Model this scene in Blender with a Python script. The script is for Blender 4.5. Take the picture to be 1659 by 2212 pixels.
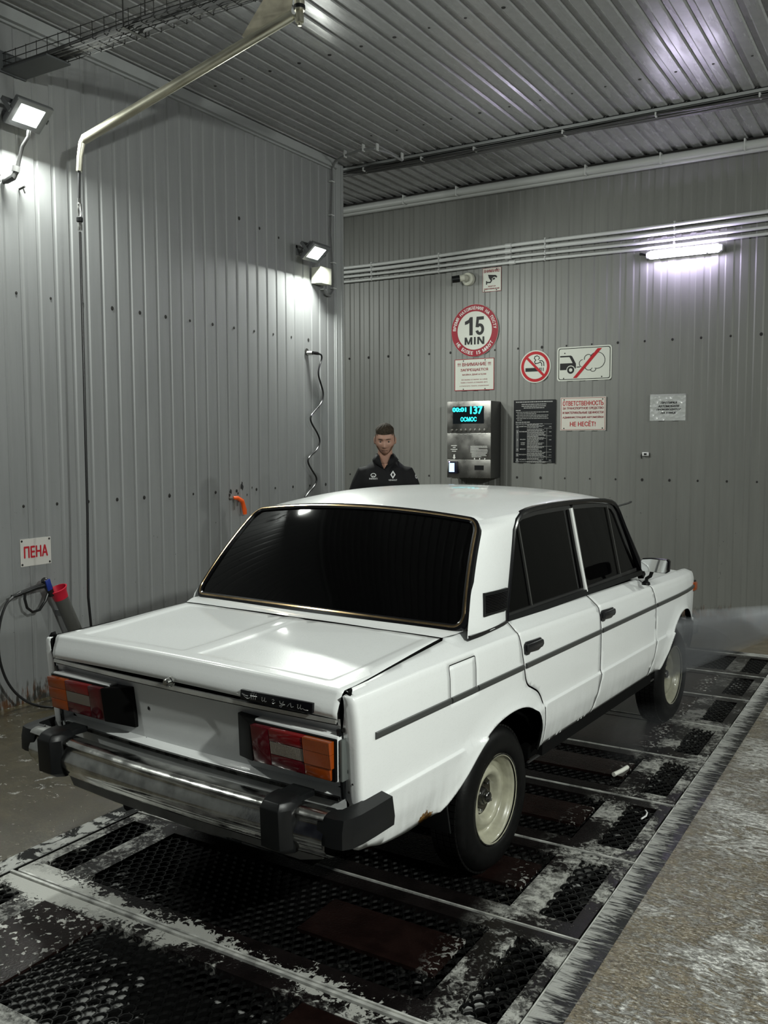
import bpy, bmesh, math, random
import numpy as np
from mathutils import Vector, Matrix, geometry
from mathutils.bvhtree import BVHTree

for o in list(bpy.data.objects): bpy.data.objects.remove(o, do_unlink=True)
C = bpy.context.scene.collection
S = bpy.context.scene
PI = math.pi

# ------------------------------------------------------------------ camera
CAM = Vector((2.2077, -3.3130, 1.7291))
YAW, PITCH, ROLL, FPX = 0.54542, 0.077602, 0.002967, 1952.9
cd = bpy.data.cameras.new('camera'); cam = bpy.data.objects.new('camera', cd); C.objects.link(cam)
fw = Vector((-math.sin(YAW)*math.cos(PITCH), math.cos(YAW)*math.cos(PITCH), -math.sin(PITCH)))
rt = Vector((math.cos(YAW), math.sin(YAW), 0)); dn = fw.cross(rt)
rt2 = rt*math.cos(ROLL) + dn*math.sin(ROLL); dn2 = -rt*math.sin(ROLL) + dn*math.cos(ROLL)
M = Matrix((rt2, -dn2, -fw)).transposed().to_4x4(); M.translation = CAM
cam.matrix_world = M
cd.sensor_fit = 'VERTICAL'; cd.sensor_height = 36.0; cd.lens = FPX*36.0/2212.0
cd.clip_start = 0.05; cd.clip_end = 100
S.camera = cam

# ------------------------------------------------------------------ world, exposure, big lights
w = bpy.data.worlds.new('world'); S.world = w; w.use_nodes = True
w.node_tree.nodes['Background'].inputs[0].default_value = (0.010, 0.011, 0.014, 1)
w.node_tree.nodes['Background'].inputs[1].default_value = 1.0
S.view_settings.view_transform = 'Standard'; S.view_settings.look = 'None'
S.view_settings.exposure = 0.20; S.view_settings.gamma = 1.0
S.view_settings.use_curve_mapping = False
FLOOD_W = 62.0       # watts of each wall flood lamp
TUBE_W = 32.0        # watts of the tube lamp
FLOOD_COL = (0.95, 1.0, 0.93)
TUBE_COL = (0.74, 0.64, 1.0)

# ------------------------------------------------------------------ helpers
def sstep(a, b, x):
    t = min(1.0, max(0.0, (x-a)/(b-a))); return t*t*(3-2*t)

class MB:
    def __init__(s): s.v = []; s.f = []
    def add(s, vs, fs):
        n = len(s.v); s.v += [tuple(p) for p in vs]; s.f += [tuple(i+n for i in f) for f in fs]; return s
    def box(s, x0, x1, y0, y1, z0, z1):
        if x0 > x1: x0, x1 = x1, x0
        return s.add([(x0,y0,z0),(x1,y0,z0),(x1,y1,z0),(x0,y1,z0),(x0,y0,z1),(x1,y0,z1),(x1,y1,z1),(x0,y1,z1)],
                     [(0,3,2,1),(4,5,6,7),(0,1,5,4),(1,2,6,5),(2,3,7,6),(3,0,4,7)])
    def obox(s, c, ax, ay, az):          # oriented box: centre and three half-axis vectors
        c, ax, ay, az = Vector(c), Vector(ax), Vector(ay), Vector(az)
        vs = [c+sx*ax+sy*ay+sz*az for sz in (-1,1) for sx, sy in ((-1,-1),(1,-1),(1,1),(-1,1))]
        return s.add(vs, [(0,3,2,1),(4,5,6,7),(0,1,5,4),(1,2,6,5),(2,3,7,6),(3,0,4,7)])
    def tube(s, pts, r, n=10, cap=True):
        pts = [Vector(p) for p in pts]; rs = r if isinstance(r, (list, tuple)) else [r]*len(pts)
        up = Vector((0,0,1)); rings = []; prev = None
        for i, p in enumerate(pts):
            t = (pts[min(i+1, len(pts)-1)]-pts[max(i-1, 0)]).normalized()
            if prev is None:
                a = t.cross(up if abs(t.z) < .9 else Vector((1,0,0))).normalized()
            else: a = (prev - t*prev.dot(t)).normalized()
            prev = a; b = t.cross(a)
            rings.append([p+(a*math.cos(2*PI*k/n)+b*math.sin(2*PI*k/n))*rs[i] for k in range(n)])
        vs = [q for g in rings for q in g]; fs = []
        for i in range(len(pts)-1):
            for k in range(n): fs.append((i*n+k, i*n+(k+1)%n, (i+1)*n+(k+1)%n, (i+1)*n+k))
        if cap: fs.append(tuple(range(n))[::-1]); fs.append(tuple((len(pts)-1)*n+k for k in range(n)))
        return s.add(vs, fs)
    def lathe(s, prof, n=48, axis='x', c=(0,0,0), closed=False):   # prof: (radius, along)
        vs = []; m = len(prof)
        for k in range(n):
            a = 2*PI*k/n
            for r, h in prof:
                if axis == 'x': vs.append((c[0]+h, c[1]+r*math.cos(a), c[2]+r*math.sin(a)))
                elif axis == 'y': vs.append((c[0]+r*math.cos(a), c[1]+h, c[2]+r*math.sin(a)))
                else: vs.append((c[0]+r*math.cos(a), c[1]+r*math.sin(a), c[2]+h))
        fs = []
        for k in range(n):
            k2 = (k+1) % n
            for i in range(m if closed else m-1): fs.append((k*m+i, k*m+(i+1)%m, k2*m+(i+1)%m, k2*m+i))
        return s.add(vs, fs)
    def sweep(s, pts, prof, ups, closed=False):      # profile (a across, b along up) swept along pts
        pts = [Vector(p) for p in pts]; n = len(prof); N = len(pts); vs = []
        for i, p in enumerate(pts):
            if closed: t = (pts[(i+1) % N]-pts[(i-1) % N]).normalized()
            else: t = (pts[min(i+1, N-1)]-pts[max(i-1, 0)]).normalized()
            u = Vector(ups[i] if isinstance(ups, list) else ups); u = (u-t*u.dot(t)).normalized(); a = t.cross(u)
            for pa, pb in prof: vs.append(p+a*pa+u*pb)
        fs = []
        for i in range(N if closed else N-1):
            j = (i+1) % N
            for k in range(n): fs.append((i*n+k, j*n+k, j*n+(k+1)%n, i*n+(k+1)%n))
        if not closed: fs.append(tuple(range(n))); fs.append(tuple((N-1)*n+k for k in range(n))[::-1])
        return s.add(vs, fs)
    def prism(s, poly, d0, d1, axis='y'):
        n = len(poly)
        def P(a, b, d):
            return {'y': (a, d, b), 'x': (d, a, b), 'z': (a, b, d)}[axis]
        vs = [P(a, b, d0) for a, b in poly]+[P(a, b, d1) for a, b in poly]
        fs = [tuple(range(n)), tuple(range(2*n-1, n-1, -1))]+[(i, i+n, (i+1)%n+n, (i+1)%n) for i in range(n)]
        return s.add(vs, fs)
    def build(s, name, mat, parent=None, smooth=True, bevel=0, seg=2, ang=35, merge=0, fix=True, solid=0):
        me = bpy.data.meshes.new(name)
        bm = bmesh.new()
        vs = [bm.verts.new(v) for v in s.v]
        for f in s.f:
            if len(set(f)) > 2:
                try: bm.faces.new([vs[i] for i in f])
                except ValueError: pass
        if merge: bmesh.ops.remove_doubles(bm, verts=bm.verts, dist=merge)
        if fix: bmesh.ops.recalc_face_normals(bm, faces=bm.faces)
        if bevel:
            es = [e for e in bm.edges if len(e.link_faces) == 2 and e.calc_face_angle(0) > .6]
            bmesh.ops.bevel(bm, geom=es, offset=bevel, segments=seg, affect='EDGES', profile=.6, clamp_overlap=True)
        if smooth:
            for f in bm.faces: f.smooth = True
            for e in bm.edges:
                if len(e.link_faces) == 2 and e.calc_face_angle(0) > math.radians(ang): e.smooth = False
        bm.to_mesh(me); bm.free()
        me.materials.append(mat)
        o = bpy.data.objects.new(name, me); C.objects.link(o)
        if parent: o.parent = parent
        if solid:
            m = o.modifiers.new('thickness', 'SOLIDIFY'); m.thickness = solid; m.offset = -1
        return o

def tag(o, label=None, cat=None, group=None, kind=None):
    if label: o['label'] = label
    if cat: o['category'] = cat
    if group: o['group'] = group
    if kind: o['kind'] = kind
    return o
def empty(name, loc, label, cat, group=None, rot=(0,0,0)):
    o = bpy.data.objects.new(name, None); C.objects.link(o); o.location = loc; o.rotation_euler = rot
    o.empty_display_size = .05
    return tag(o, label, cat, group)

def inpoly(x, y, P):
    c = False; n = len(P); j = n-1
    for i in range(n):
        xi, yi = P[i]; xj, yj = P[j]
        if (yi > y) != (yj > y) and x < (xj-xi)*(y-yi)/(yj-yi)+xi: c = not c
        j = i
    return c
def resample(P, d, closed=True):
    out = []; n = len(P)
    for i in range(n if closed else n-1):
        a, b = P[i], P[(i+1) % n]; L = math.hypot(b[0]-a[0], b[1]-a[1]); k = max(1, int(round(L/d)))
        for j in range(k): out.append((a[0]+(b[0]-a[0])*j/k, a[1]+(b[1]-a[1])*j/k))
    if not closed: out.append(P[-1])
    return out
def segdist(x, y, A):     # A: array of boundary sample points
    return np.min(np.hypot(A[:,0]-x, A[:,1]-y))
def panel(poly, fn, us, vs, d=.02, holes=(), extra=(), avoid=()):
    """triangulate a 2-D outline with interior grid rows us x vs and map it by fn to 3-D"""
    B = resample(poly, d); pts = list(B); edges = [(i, (i+1) % len(B)) for i in range(len(B))]
    H = []
    for h in holes:
        hb = resample(h, d); n0 = len(pts); pts += hb; H.append(h)
        edges += [(n0+i, n0+(i+1) % len(hb)) for i in range(len(hb))]
    A = np.array(pts); xs = A[:,0]; ys = A[:,1]
    for u in us:
        if u < xs.min() or u > xs.max(): continue
        for v in vs:
            if ys.min() < v < ys.max() and inpoly(u, v, poly) and not any(inpoly(u, v, h) for h in H) and segdist(u, v, A) > d*.75 and not any(segdist(u, v, q) < .088 for q in avoid):
                pts.append((u, v))
    for u, v in extra:
        if xs.min() < u < xs.max() and ys.min() < v < ys.max() and inpoly(u, v, poly) and segdist(u, v, A) > d*.3: pts.append((u, v))
    r = geometry.delaunay_2d_cdt([Vector(p) for p in pts], edges, [], 0, 1e-6)
    V, F = r[0], r[2]; fs = []
    for f in F:
        cx = sum(V[i].x for i in f)/len(f); cy = sum(V[i].y for i in f)/len(f)
        if inpoly(cx, cy, poly) and not any(inpoly(cx, cy, h) for h in H): fs.append(tuple(f))
    return [fn(p.x, p.y) for p in V], fs
def fr(a, b, d):
    n = max(1, int(round((b-a)/d))); return [a+(b-a)*i/n for i in range(n+1)]

# ------------------------------------------------------------------ materials
MATS = {}
def mat(name, col=(.5,.5,.5), rough=.5, metal=0, spec=.5, coat=0, emit=None, estr=0, noise=None, bump=None, alpha=None):
    if name in MATS: return MATS[name]
    m = bpy.data.materials.new(name); m.use_nodes = True; nt = m.node_tree; b = nt.nodes['Principled BSDF']
    b.inputs['Base Color'].default_value = (*col, 1); b.inputs['Roughness'].default_value = rough
    b.inputs['Metallic'].default_value = metal; b.inputs['Specular IOR Level'].default_value = spec
    b.inputs['Coat Weight'].default_value = coat; b.inputs['Coat Roughness'].default_value = .06
    if emit: b.inputs['Emission Color'].default_value = (*emit, 1); b.inputs['Emission Strength'].default_value = estr
    if noise or bump:
        tc = nt.nodes.new('ShaderNodeTexCoord')
    if noise:       # (scale, amount, roughness amount)
        n = nt.nodes.new('ShaderNodeTexNoise'); n.inputs['Scale'].default_value = noise[0]; n.inputs['Detail'].default_value = 5
        nt.links.new(tc.outputs['Object'], n.inputs['Vector'])
        mr = nt.nodes.new('ShaderNodeMapRange'); mr.inputs[1].default_value = .3; mr.inputs[2].default_value = .7
        mr.inputs[3].default_value = 1-noise[1]; mr.inputs[4].default_value = 1+noise[1]
        nt.links.new(n.outputs['Fac'], mr.inputs[0])
        mx = nt.nodes.new('ShaderNodeVectorMath'); mx.operation = 'SCALE'; mx.inputs[0].default_value = col
        nt.links.new(mr.outputs[0], mx.inputs['Scale']); nt.links.new(mx.outputs[0], b.inputs['Base Color'])
        if len(noise) > 2:
            m2 = nt.nodes.new('ShaderNodeMapRange'); m2.inputs[1].default_value = .35; m2.inputs[2].default_value = .65
            m2.inputs[3].default_value = max(.02, rough-noise[2]); m2.inputs[4].default_value = rough+noise[2]
            nt.links.new(n.outputs['Fac'], m2.inputs[0]); nt.links.new(m2.outputs[0], b.inputs['Roughness'])
    if bump:        # (scale, strength, distance)
        n = nt.nodes.new('ShaderNodeTexNoise'); n.inputs['Scale'].default_value = bump[0]; n.inputs['Detail'].default_value = 3
        nt.links.new(tc.outputs['Object'], n.inputs['Vector'])
        bp = nt.nodes.new('ShaderNodeBump'); bp.inputs['Strength'].default_value = bump[1]; bp.inputs['Distance'].default_value = bump[2]
        nt.links.new(n.outputs['Fac'], bp.inputs['Height']); nt.links.new(bp.outputs[0], b.inputs['Normal'])
    MATS[name] = m; return m

class NT:      # tiny node helper
    def __init__(s, m): s.nt = m.node_tree; s.b = s.nt.nodes['Principled BSDF']
    def n(s, t, **k):
        x = s.nt.nodes.new(t)
        for a, b in k.items(): setattr(x, a, b)
        return x
    def l(s, a, b): s.nt.links.new(a, b)
    def noise(s, vec, scale, detail=4, rough=.5, dist=0):
        x = s.n('ShaderNodeTexNoise'); x.inputs['Scale'].default_value = scale; x.inputs['Detail'].default_value = detail
        x.inputs['Roughness'].default_value = rough; x.inputs['Distortion'].default_value = dist
        if vec: s.l(vec, x.inputs['Vector'])
        return x.outputs['Fac']
    def mapv(s, vec, scale, rot=(0,0,0)):
        x = s.n('ShaderNodeMapping'); x.inputs['Scale'].default_value = scale; x.inputs['Rotation'].default_value = rot
        s.l(vec, x.inputs['Vector']); return x.outputs[0]
    def rng(s, v, a, b, c=0, d=1, smooth=True):
        x = s.n('ShaderNodeMapRange'); x.interpolation_type = 'SMOOTHSTEP' if smooth else 'LINEAR'
        for i, q in zip((1,2,3,4), (a,b,c,d)): x.inputs[i].default_value = q
        s.l(v, x.inputs[0]); return x.outputs[0]
    def math(s, op, a, b=None):
        x = s.n('ShaderNodeMath', operation=op)
        for i, q in enumerate((a, b)):
            if q is None: continue
            if isinstance(q, (int, float)): x.inputs[i].default_value = q
            else: s.l(q, x.inputs[i])
        return x.outputs[0]
    def mix(s, f, a, b):
        x = s.n('ShaderNodeMix', data_type='RGBA')
        if isinstance(f, float): x.inputs[0].default_value = f
        else: s.l(f, x.inputs[0])
        for i, q in ((6, a), (7, b)):
            if isinstance(q, tuple): x.inputs[i].default_value = (*q, 1)
            else: s.l(q, x.inputs[i])
        return x.outputs[2]
    def bump(s, h, st, d, nrm=None):
        x = s.n('ShaderNodeBump'); x.inputs['Strength'].default_value = st; x.inputs['Distance'].default_value = d
        s.l(h, x.inputs['Height'])
        if nrm: s.l(nrm, x.inputs['Normal'])
        return x.outputs[0]

def newmat(name):
    m = bpy.data.materials.new(name); m.use_nodes = True; MATS[name] = m; return m

# painted corrugated sheet, wall: grime and rust near the floor
def wall_mat(name, col, rough, dirt):
    m = newmat(name); k = NT(m)
    tc = k.n('ShaderNodeTexCoord'); geo = k.n('ShaderNodeNewGeometry')
    sx = k.n('ShaderNodeSeparateXYZ'); k.l(geo.outputs['Position'], sx.inputs[0])
    st = k.noise(k.mapv(geo.outputs['Position'], (9, 9, .7)), 1.6, 5, .6)
    big = k.noise(k.mapv(geo.outputs['Position'], (1, 1, .5)), 1.2, 4)
    v = k.math('ADD', k.rng(st, .3, .7, .94, 1.04), k.rng(big, .3, .7, -.04, .04))
    sc = k.n('ShaderNodeVectorMath', operation='SCALE'); sc.inputs[0].default_value = col; k.l(v, sc.inputs['Scale'])
    c = sc.outputs[0]
    if dirt:
        n2 = k.noise(k.mapv(geo.outputs['Position'], (30, 30, 6)), 1.0, 5, .7)
        hz = k.math('ADD', sx.outputs['Z'], k.rng(n2, .3, .7, -.10, .10))
        low = k.rng(hz, 0.0, .11, 1, 0)
        ru = k.noise(geo.outputs['Position'], 14, 3)
        c = k.mix(low, c, k.mix(k.rng(ru, .45, .6), (.035, .033, .028), (.10, .045, .02)))
        sp = k.noise(geo.outputs['Position'], 42, 2, .5)
        c = k.mix(k.math('MULTIPLY', k.rng(sp, .74, .77), k.rng(sx.outputs['Z'], 1.6, .8)), c, (.03, .03, .03))
    k.l(c, k.b.inputs['Base Color']); k.b.inputs['Roughness'].default_value = rough
    k.b.inputs['Specular IOR Level'].default_value = .5
    k.l(k.bump(k.noise(geo.outputs['Position'], 60, 2), .08, .002), k.b.inputs['Normal'])
    return m
M_WALL = wall_mat('painted grey corrugated steel', (.225, .230, .232), .42, True)
M_WALLB = wall_mat('painted grey corrugated steel of the back wall', (.155, .157, .146), .45, True)
M_CEIL = wall_mat('painted ceiling sheet steel', (.30, .303, .308), .24, False)
# residue patches on the ceiling sheets
k = NT(M_CEIL); g = k.n('ShaderNodeNewGeometry')
k.l(k.rng(k.noise(k.mapv(g.outputs['Position'], (20, 3, 20)), 1, 3, .5), .3, .7, .20, .30), k.b.inputs['Roughness'])
M_WALLR = mat('unseen wall darkened for reflections', (.03,.03,.03), .6, spec=.2)  # unseen right wall, made near-black so the side windows reflect dark
M_TRIM = mat('grey painted flashing', (.30,.31,.31), .4)
M_SCREW = mat('dark rusty screw hole', (.012,.011,.010), .8)

def foam_mat(name, base, rough, kind):
    """wet surface with patches and streaks of white washing foam; the floor also gets painted glints"""
    m = newmat(name); k = NT(m); geo = k.n('ShaderNodeNewGeometry'); P = geo.outputs['Position']
    s = k.n('ShaderNodeSeparateXYZ'); k.l(P, s.inputs[0]); X, Y = s.outputs['X'], s.outputs['Y']
    fine = k.noise(P, 120, 4, .6); med = k.noise(P, 9, 5, .6)
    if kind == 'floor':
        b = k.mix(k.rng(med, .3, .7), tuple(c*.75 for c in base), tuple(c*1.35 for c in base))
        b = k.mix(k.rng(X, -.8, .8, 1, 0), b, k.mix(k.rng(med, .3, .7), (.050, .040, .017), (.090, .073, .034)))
        right = k.rng(X, 1.28, 1.42)
        gq = k.mapv(P, (52, 105, 1), (0, 0, .2)); gr1 = k.noise(gq, 1.0, 5, .75, .6)
        b = k.mix(k.math('MULTIPLY', k.rng(gr1, .535, .60), k.math('ADD', k.math('MULTIPLY', right, .62), .06)), b, (.66, .64, .58))  # pale specks paint the sparkle of the wet surface into the colour
        b = k.mix(k.math('MULTIPLY', k.rng(gr1, .47, .40), .75), b, tuple(c*.16 for c in base))
        q = k.mapv(P, (5.5, 12, 1), (0, 0, .30))
        st = k.noise(q, 1.6, 9, .64, 2.4); rd = k.math('ABSOLUTE', k.math('SUBTRACT', k.noise(k.mapv(P, (4.0, 9, 1), (0, 0, .35)), 1.4, 6, .6, 1.6), .5))
        pat = k.noise(P, 1.5, 5, .6, .8)
        yg = k.rng(k.math('ADD', Y, k.rng(pat, .3, .7, -.5, .5)), -1.0, .6, -.12, .05)
        cov = k.math('ADD', k.math('ADD', st, k.rng(pat, .32, .68, -.10, .09)), yg)
        f1 = k.math('MULTIPLY', k.math('MAXIMUM', k.rng(cov, .485, .62), k.math('MULTIPLY', k.rng(rd, .035, .0), k.rng(cov, .36, .50, 0, .8))), right)
        f1 = k.math('MULTIPLY', f1, k.rng(Y, 4.9, 4.2, 0, 1))
        l2 = k.noise(P, 16, 5, .65, .6)
        f2 = k.math('MULTIPLY', k.rng(k.math('ADD', l2, k.rng(pat, .3, .7, -.08, .06)), .60, .66), k.rng(X, -1.0, -1.1, 0, .5))
        foam = k.math('MINIMUM', k.math('ADD', f1, f2), 1.0)
        foam = k.math('MULTIPLY', foam, k.rng(gr1, .36, .54, .35, 1))
        fc = (.85, .84, .80)
    elif kind == 'edge':
        b = k.mix(k.rng(med, .3, .7), tuple(c*.7 for c in base), tuple(c*1.3 for c in base))
        st = k.noise(k.mapv(P, (4, 60, 1)), 1.0, 5, .6, .5)
        gr = k.rng(X, 1.225, 1.33, .16, -.01)
        stn = k.noise(k.mapv(P, (7, 42, 1), (0,0,.15)), 1.0, 6, .7, 1.5)
        fr_ = k.rng(k.math('ADD', stn, gr), .50, .68, 0, .9); fl_ = k.rng(k.math('ADD', k.noise(P, 9, 6, .65, .7), k.rng(Y, -.2, -1.0, -.05, .06)), .50, .56)
        foam = k.math('ADD', k.math('MULTIPLY', fr_, k.rng(X, .9, 1.0)), k.math('MULTIPLY', fl_, k.rng(X, -.9, -.95)))
        fc = (.42, .42, .40)
    elif kind == 'steel':
        b = k.mix(k.rng(med, .35, .65), tuple(c*.7 for c in base), tuple(c*1.4 for c in base))
        bl = k.noise(P, 3.2, 5, .6, .6); sm = k.noise(P, 45, 5, .65, .8)
        side = k.math('MAXIMUM', k.rng(X, .78, .98), k.rng(X, -.45, -.75))      # runs off both sides of the car
        side = k.math('MAXIMUM', side, k.math('MULTIPLY', k.rng(Y, -1.0, -1.25), .75))
        cov = k.math('ADD', k.math('MULTIPLY', k.math('SUBTRACT', sm, .5), .55), bl)
        foam = k.math('MULTIPLY', k.rng(cov, .46, .60), side)
        foam = k.math('MULTIPLY', foam, k.rng(k.noise(P, 22, 5, .7), .36, .60, .22, .95))
        foam = k.math('MULTIPLY', foam, k.rng(Y, 3.2, 1.6, .25, 1))
        ax = k.math('MAXIMUM', k.math('ABSOLUTE', k.math('ADD', X, .66)), .10)
        hp = k.math('ADD', k.math('MULTIPLY', k.math('SUBTRACT', ax, .10), 3.6), k.math('MULTIPLY', k.math('ABSOLUTE', k.math('ADD', Y, 1.085)), 9.0))
        hp = k.math('ADD', hp, k.rng(sm, .25, .75, -.55, .55))
        foam = k.math('MAXIMUM', foam, k.rng(hp, .95, .85))
        ln = k.math('ADD', k.math('MULTIPLY', k.math('ABSOLUTE', k.math('ADD', Y, 1.065)), 9), k.rng(cov, .40, .66, .75, -.5))
        foam = k.math('MAXIMUM', foam, k.math('MULTIPLY', k.rng(ln, .68, .56), k.rng(X, 1.15, .9, .3, .75)))
        fc = (.46, .46, .43)
    elif kind == 'brown':
        b = k.mix(k.rng(med, .35, .65), tuple(c*.7 for c in base), tuple(c*1.3 for c in base))
        v = k.noise(P, 38, 4, .6, .3); bl = k.noise(P, 3.0, 4)
        side = k.math('MAXIMUM', k.rng(X, .78, .98), k.rng(X, -.2, -.45))
        foam = k.math('MULTIPLY', k.rng(k.math('ADD', v, k.rng(bl, .3, .7, -.05, .05)), .56, .60), side)
        fc = (.50, .50, .47)
    else:       # pit water
        b = base
        bl = k.noise(P, 2.6, 3); sm = k.noise(P, 14, 4, .6)
        foam = k.math('MULTIPLY', k.rng(k.math('ADD', bl, k.math('MULTIPLY', k.math('SUBTRACT', sm, .5), .9)), .51, .58),
               k.math('MAXIMUM', k.rng(X, .50, .95), k.rng(Y, -.55, -.8, 0, .7)))
        fc = (.42, .42, .41)
    c = k.mix(foam, b, fc)
    if kind != 'floor': k.b.inputs['Specular IOR Level'].default_value = .28
    k.l(c, k.b.inputs['Base Color'])
    k.l(k.rng(foam, 0, 1, rough, .55, False), k.b.inputs['Roughness'])
    h = k.math('ADD', k.math('MULTIPLY', foam, 1.2), k.math('MULTIPLY', fine, .6))
    if kind == 'floor':
        k.b.inputs['Coat Weight'].default_value = 1.0; k.b.inputs['Coat Roughness'].default_value = .16
        k.l(k.bump(k.math('ADD', gr1, k.math('MULTIPLY', med, .6)), .35, .006), k.b.inputs['Coat Normal'])
    k.l(k.bump(h, {'pit': .3, 'floor': 1.0}.get(kind, .5), .006), k.b.inputs['Normal'])
    return m
M_FLOOR = foam_mat('wet concrete with foam and painted glints', (.185, .152, .100), .14, 'floor')
M_EDGE = foam_mat('wet dark kerb strip', (.012, .0125, .0125), .2, 'edge')
M_STEEL = foam_mat('wet black steel with foam', (.0055, .0042, .0042), .20, 'steel')
M_BROWN = foam_mat('wet brown primed plate', (.0085, .0042, .0036), .16, 'brown')
M_PIT = foam_mat('pit water with foam', (.004, .004, .004), .08, 'pit')
M_MESH = mat('wet expanded metal', (.011,.011,.011), .24, .6, spec=.4, noise=(60,.4))
M_BAR = mat('scuffed bright steel edge', (.62,.62,.59), .34, .45, noise=(14,.5,.1))
# ================================================================== THE ROOM
XL, XR, YB, ZC, YN = -2.90, 5.20, 5.68, 4.46, -4.6
PER = .1333
def profile(w, depth, crest=.074, sl=.013):
    """cross-section of one corrugated sheet: list of (u, out)"""
    P = []; n = int(round(w/PER)); v = (PER-crest-2*sl)
    for i in range(n):
        u = i*PER
        P += [(u, 0), (u+v, 0), (u+v+sl, depth), (u+v+sl+crest, depth)]
    P.append((n*PER, 0)); return P
def sheet(name, w, h, depth, mtl, frame, parent, crest=.062, sl=.014):
    """frame(u, out, h) -> point"""
    P = profile(w, depth, crest, sl); m = MB()
    vs = [frame(u, d, 0) for u, d in P]+[frame(u, d, h) for u, d in P]; n = len(P)
    m.add(vs, [(i, i+1, n+i+1, n+i) for i in range(n-1)])
    return m.build(name, mtl, parent, smooth=False, fix=False)
def struct(m, name, mtl, **k):
    o = m.build(name, mtl, **k); o['kind'] = 'structure'; return o

def wall_run(name, mtl, origin, du, dn, length, h, depth, back):
    wl = struct(MB().box(*back), name, mtl, smooth=False)
    W = PER*9; n = int(math.ceil(length/W-1e-6)); o0 = None
    du, dn = Vector(du), Vector(dn)
    for i in range(n):
        if o0 is None:
            o0 = sheet('wall_sheet', W, h, depth, mtl, lambda u, d, z: du*u+dn*d+Vector((0,0,z)), wl, *((.062, .014) if name == 'wall_back' else (.098, .010)))
            o = o0
        else:
            o = o0.copy(); C.objects.link(o); o.parent = wl
        o.location = Vector(origin)+du*(i*W)+dn*(.0008*(i % 2))
    return wl
# left partition wall: runs along y and stops at y = 4.17; flat flashing closes its end
HW = ZC
wl = wall_run('wall_left', M_WALL, (XL-.007, 4.17-PER*9*8, 0), (0,1,0), (1,0,0), PER*9*8-.01, ZC-.01, .007, (XL-.11, XL-.012, -5.5, 4.30, 0, ZC-.01))
m = MB(); m.box(XL-.115, XL+.006, 4.165, 4.335, 0, ZC-.01); m.box(XL+.004, XL+.012, 4.19, 4.20, 0, ZC-.02); m.box(XL+.004, XL+.012, 4.285, 4.295, 0, ZC-.02)
struct(m, 'trim_1', M_TRIM, bevel=.002)
m = MB(); m.box(XL-.012, XL+.055, -5.4, 4.17, ZC-.085, ZC-.008); m.box(XL-.012, XL+.022, -5.4, 4.17, ZC-.10, ZC-.084)
struct(m, 'trim_2', M_TRIM, smooth=False)
# back wall and outer left wall, right wall
wb = wall_run('wall_back', M_WALLB, (-5.3, YB+.008, 0), (1,0,0), (0,-1,0), 10.6, ZC-.01, .008, (-5.4, 5.4, YB+.013, YB+.11, 0, ZC))
wr = wall_run('wall_right', M_WALLR, (XR+.010, 5.7, 0), (0,-1,0), (-1,0,0), 11, ZC-.01, .010, (XR+.012, XR+.11, -5.5, 5.7, 0, ZC-.01))
struct(MB().box(-5.45, -5.35, -5.5, 5.75, 0, ZC), 'wall_far_left', M_WALL)
# ceiling sheets (ribs run along y)
ce = struct(MB().box(-5.4, 5.35, -5.5, 5.75, ZC+.022, ZC+.08), 'ceiling', M_CEIL, smooth=False)
W = PER*9; o0 = None; i = 0; x = -5.35
while x < 5.2:
    if o0 is None:
        P = profile(W, .014, .070, .014); n = len(P); m = MB()
        m.add([(u, -5.5, -d) for u, d in P]+[(u, 4.42, -d) for u, d in P], [(j, n+j, n+j+1, j+1) for j in range(n-1)])
        o = o0 = m.build('ceiling_sheet', M_CEIL, ce, smooth=False, fix=False)
        m2 = MB(); m2.add([(u, 4.40, -d-.002) for u, d in P]+[(u, 5.70, -d-.002) for u, d in P], [(j, n+j, n+j+1, j+1) for j in range(n-1)])
        p0 = m2.build('ceiling_sheet', M_CEIL, ce, smooth=False, fix=False); p = p0
    else:
        o = o0.copy(); C.objects.link(o); o.parent = ce
        p = p0.copy(); C.objects.link(p); p.parent = ce
    o.location = (x, 0, ZC+.014); p.location = (x+.02, 0, ZC+.014); x += W; i += 1
# screws: real little heads, children of the surface they sit in
def screw_proto(axis, parent):
    m = MB(); m.lathe([(.0, .006), (.010, .005), (.0125, .0), (.0, 0)], 8, axis)
    return m.build('screw', M_SCREW, parent)
random.seed(4)
s0 = None
def put_screws(pts, axis, parent, flip=1):
    p = screw_proto(axis, parent); first = True
    for q in pts:
        if first: o = p; first = False
        else: o = p.copy(); C.objects.link(o); o.parent = parent
        o.location = q; f = random.uniform(.7, 1.25)
        o.scale = {'x': (flip, f, f*1.2), 'y': (f, flip, f*1.2), 'z': (f, f, flip)}[axis]
put_screws([(XL-.001, .264+.2666*i, 2.695) for i in range(-2, 14)]+[(XL-.001, .264+.2666*i, 1.312) for i in range(-2, 15)]+[(XL-.001, 2.75+.27*i, 3.62-.03*i) for i in range(4)], 'x', wl)
put_screws([(-3.72+.2666*i, YB+.001, 2.705) for i in range(18)]+[(-3.72+.2666*i, YB+.001, 1.345) for i in range(18)], 'y', wb, -1)
put_screws([(-2.62+.2666*i, 2.16, ZC+.001) for i in range(16)]+[(-2.2+.2666*i, 3.75, ZC+.001) for i in range(15)]+[(-2.62+.2666*i, .55, ZC+.001) for i in range(12)], 'z', ce, -1)
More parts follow.
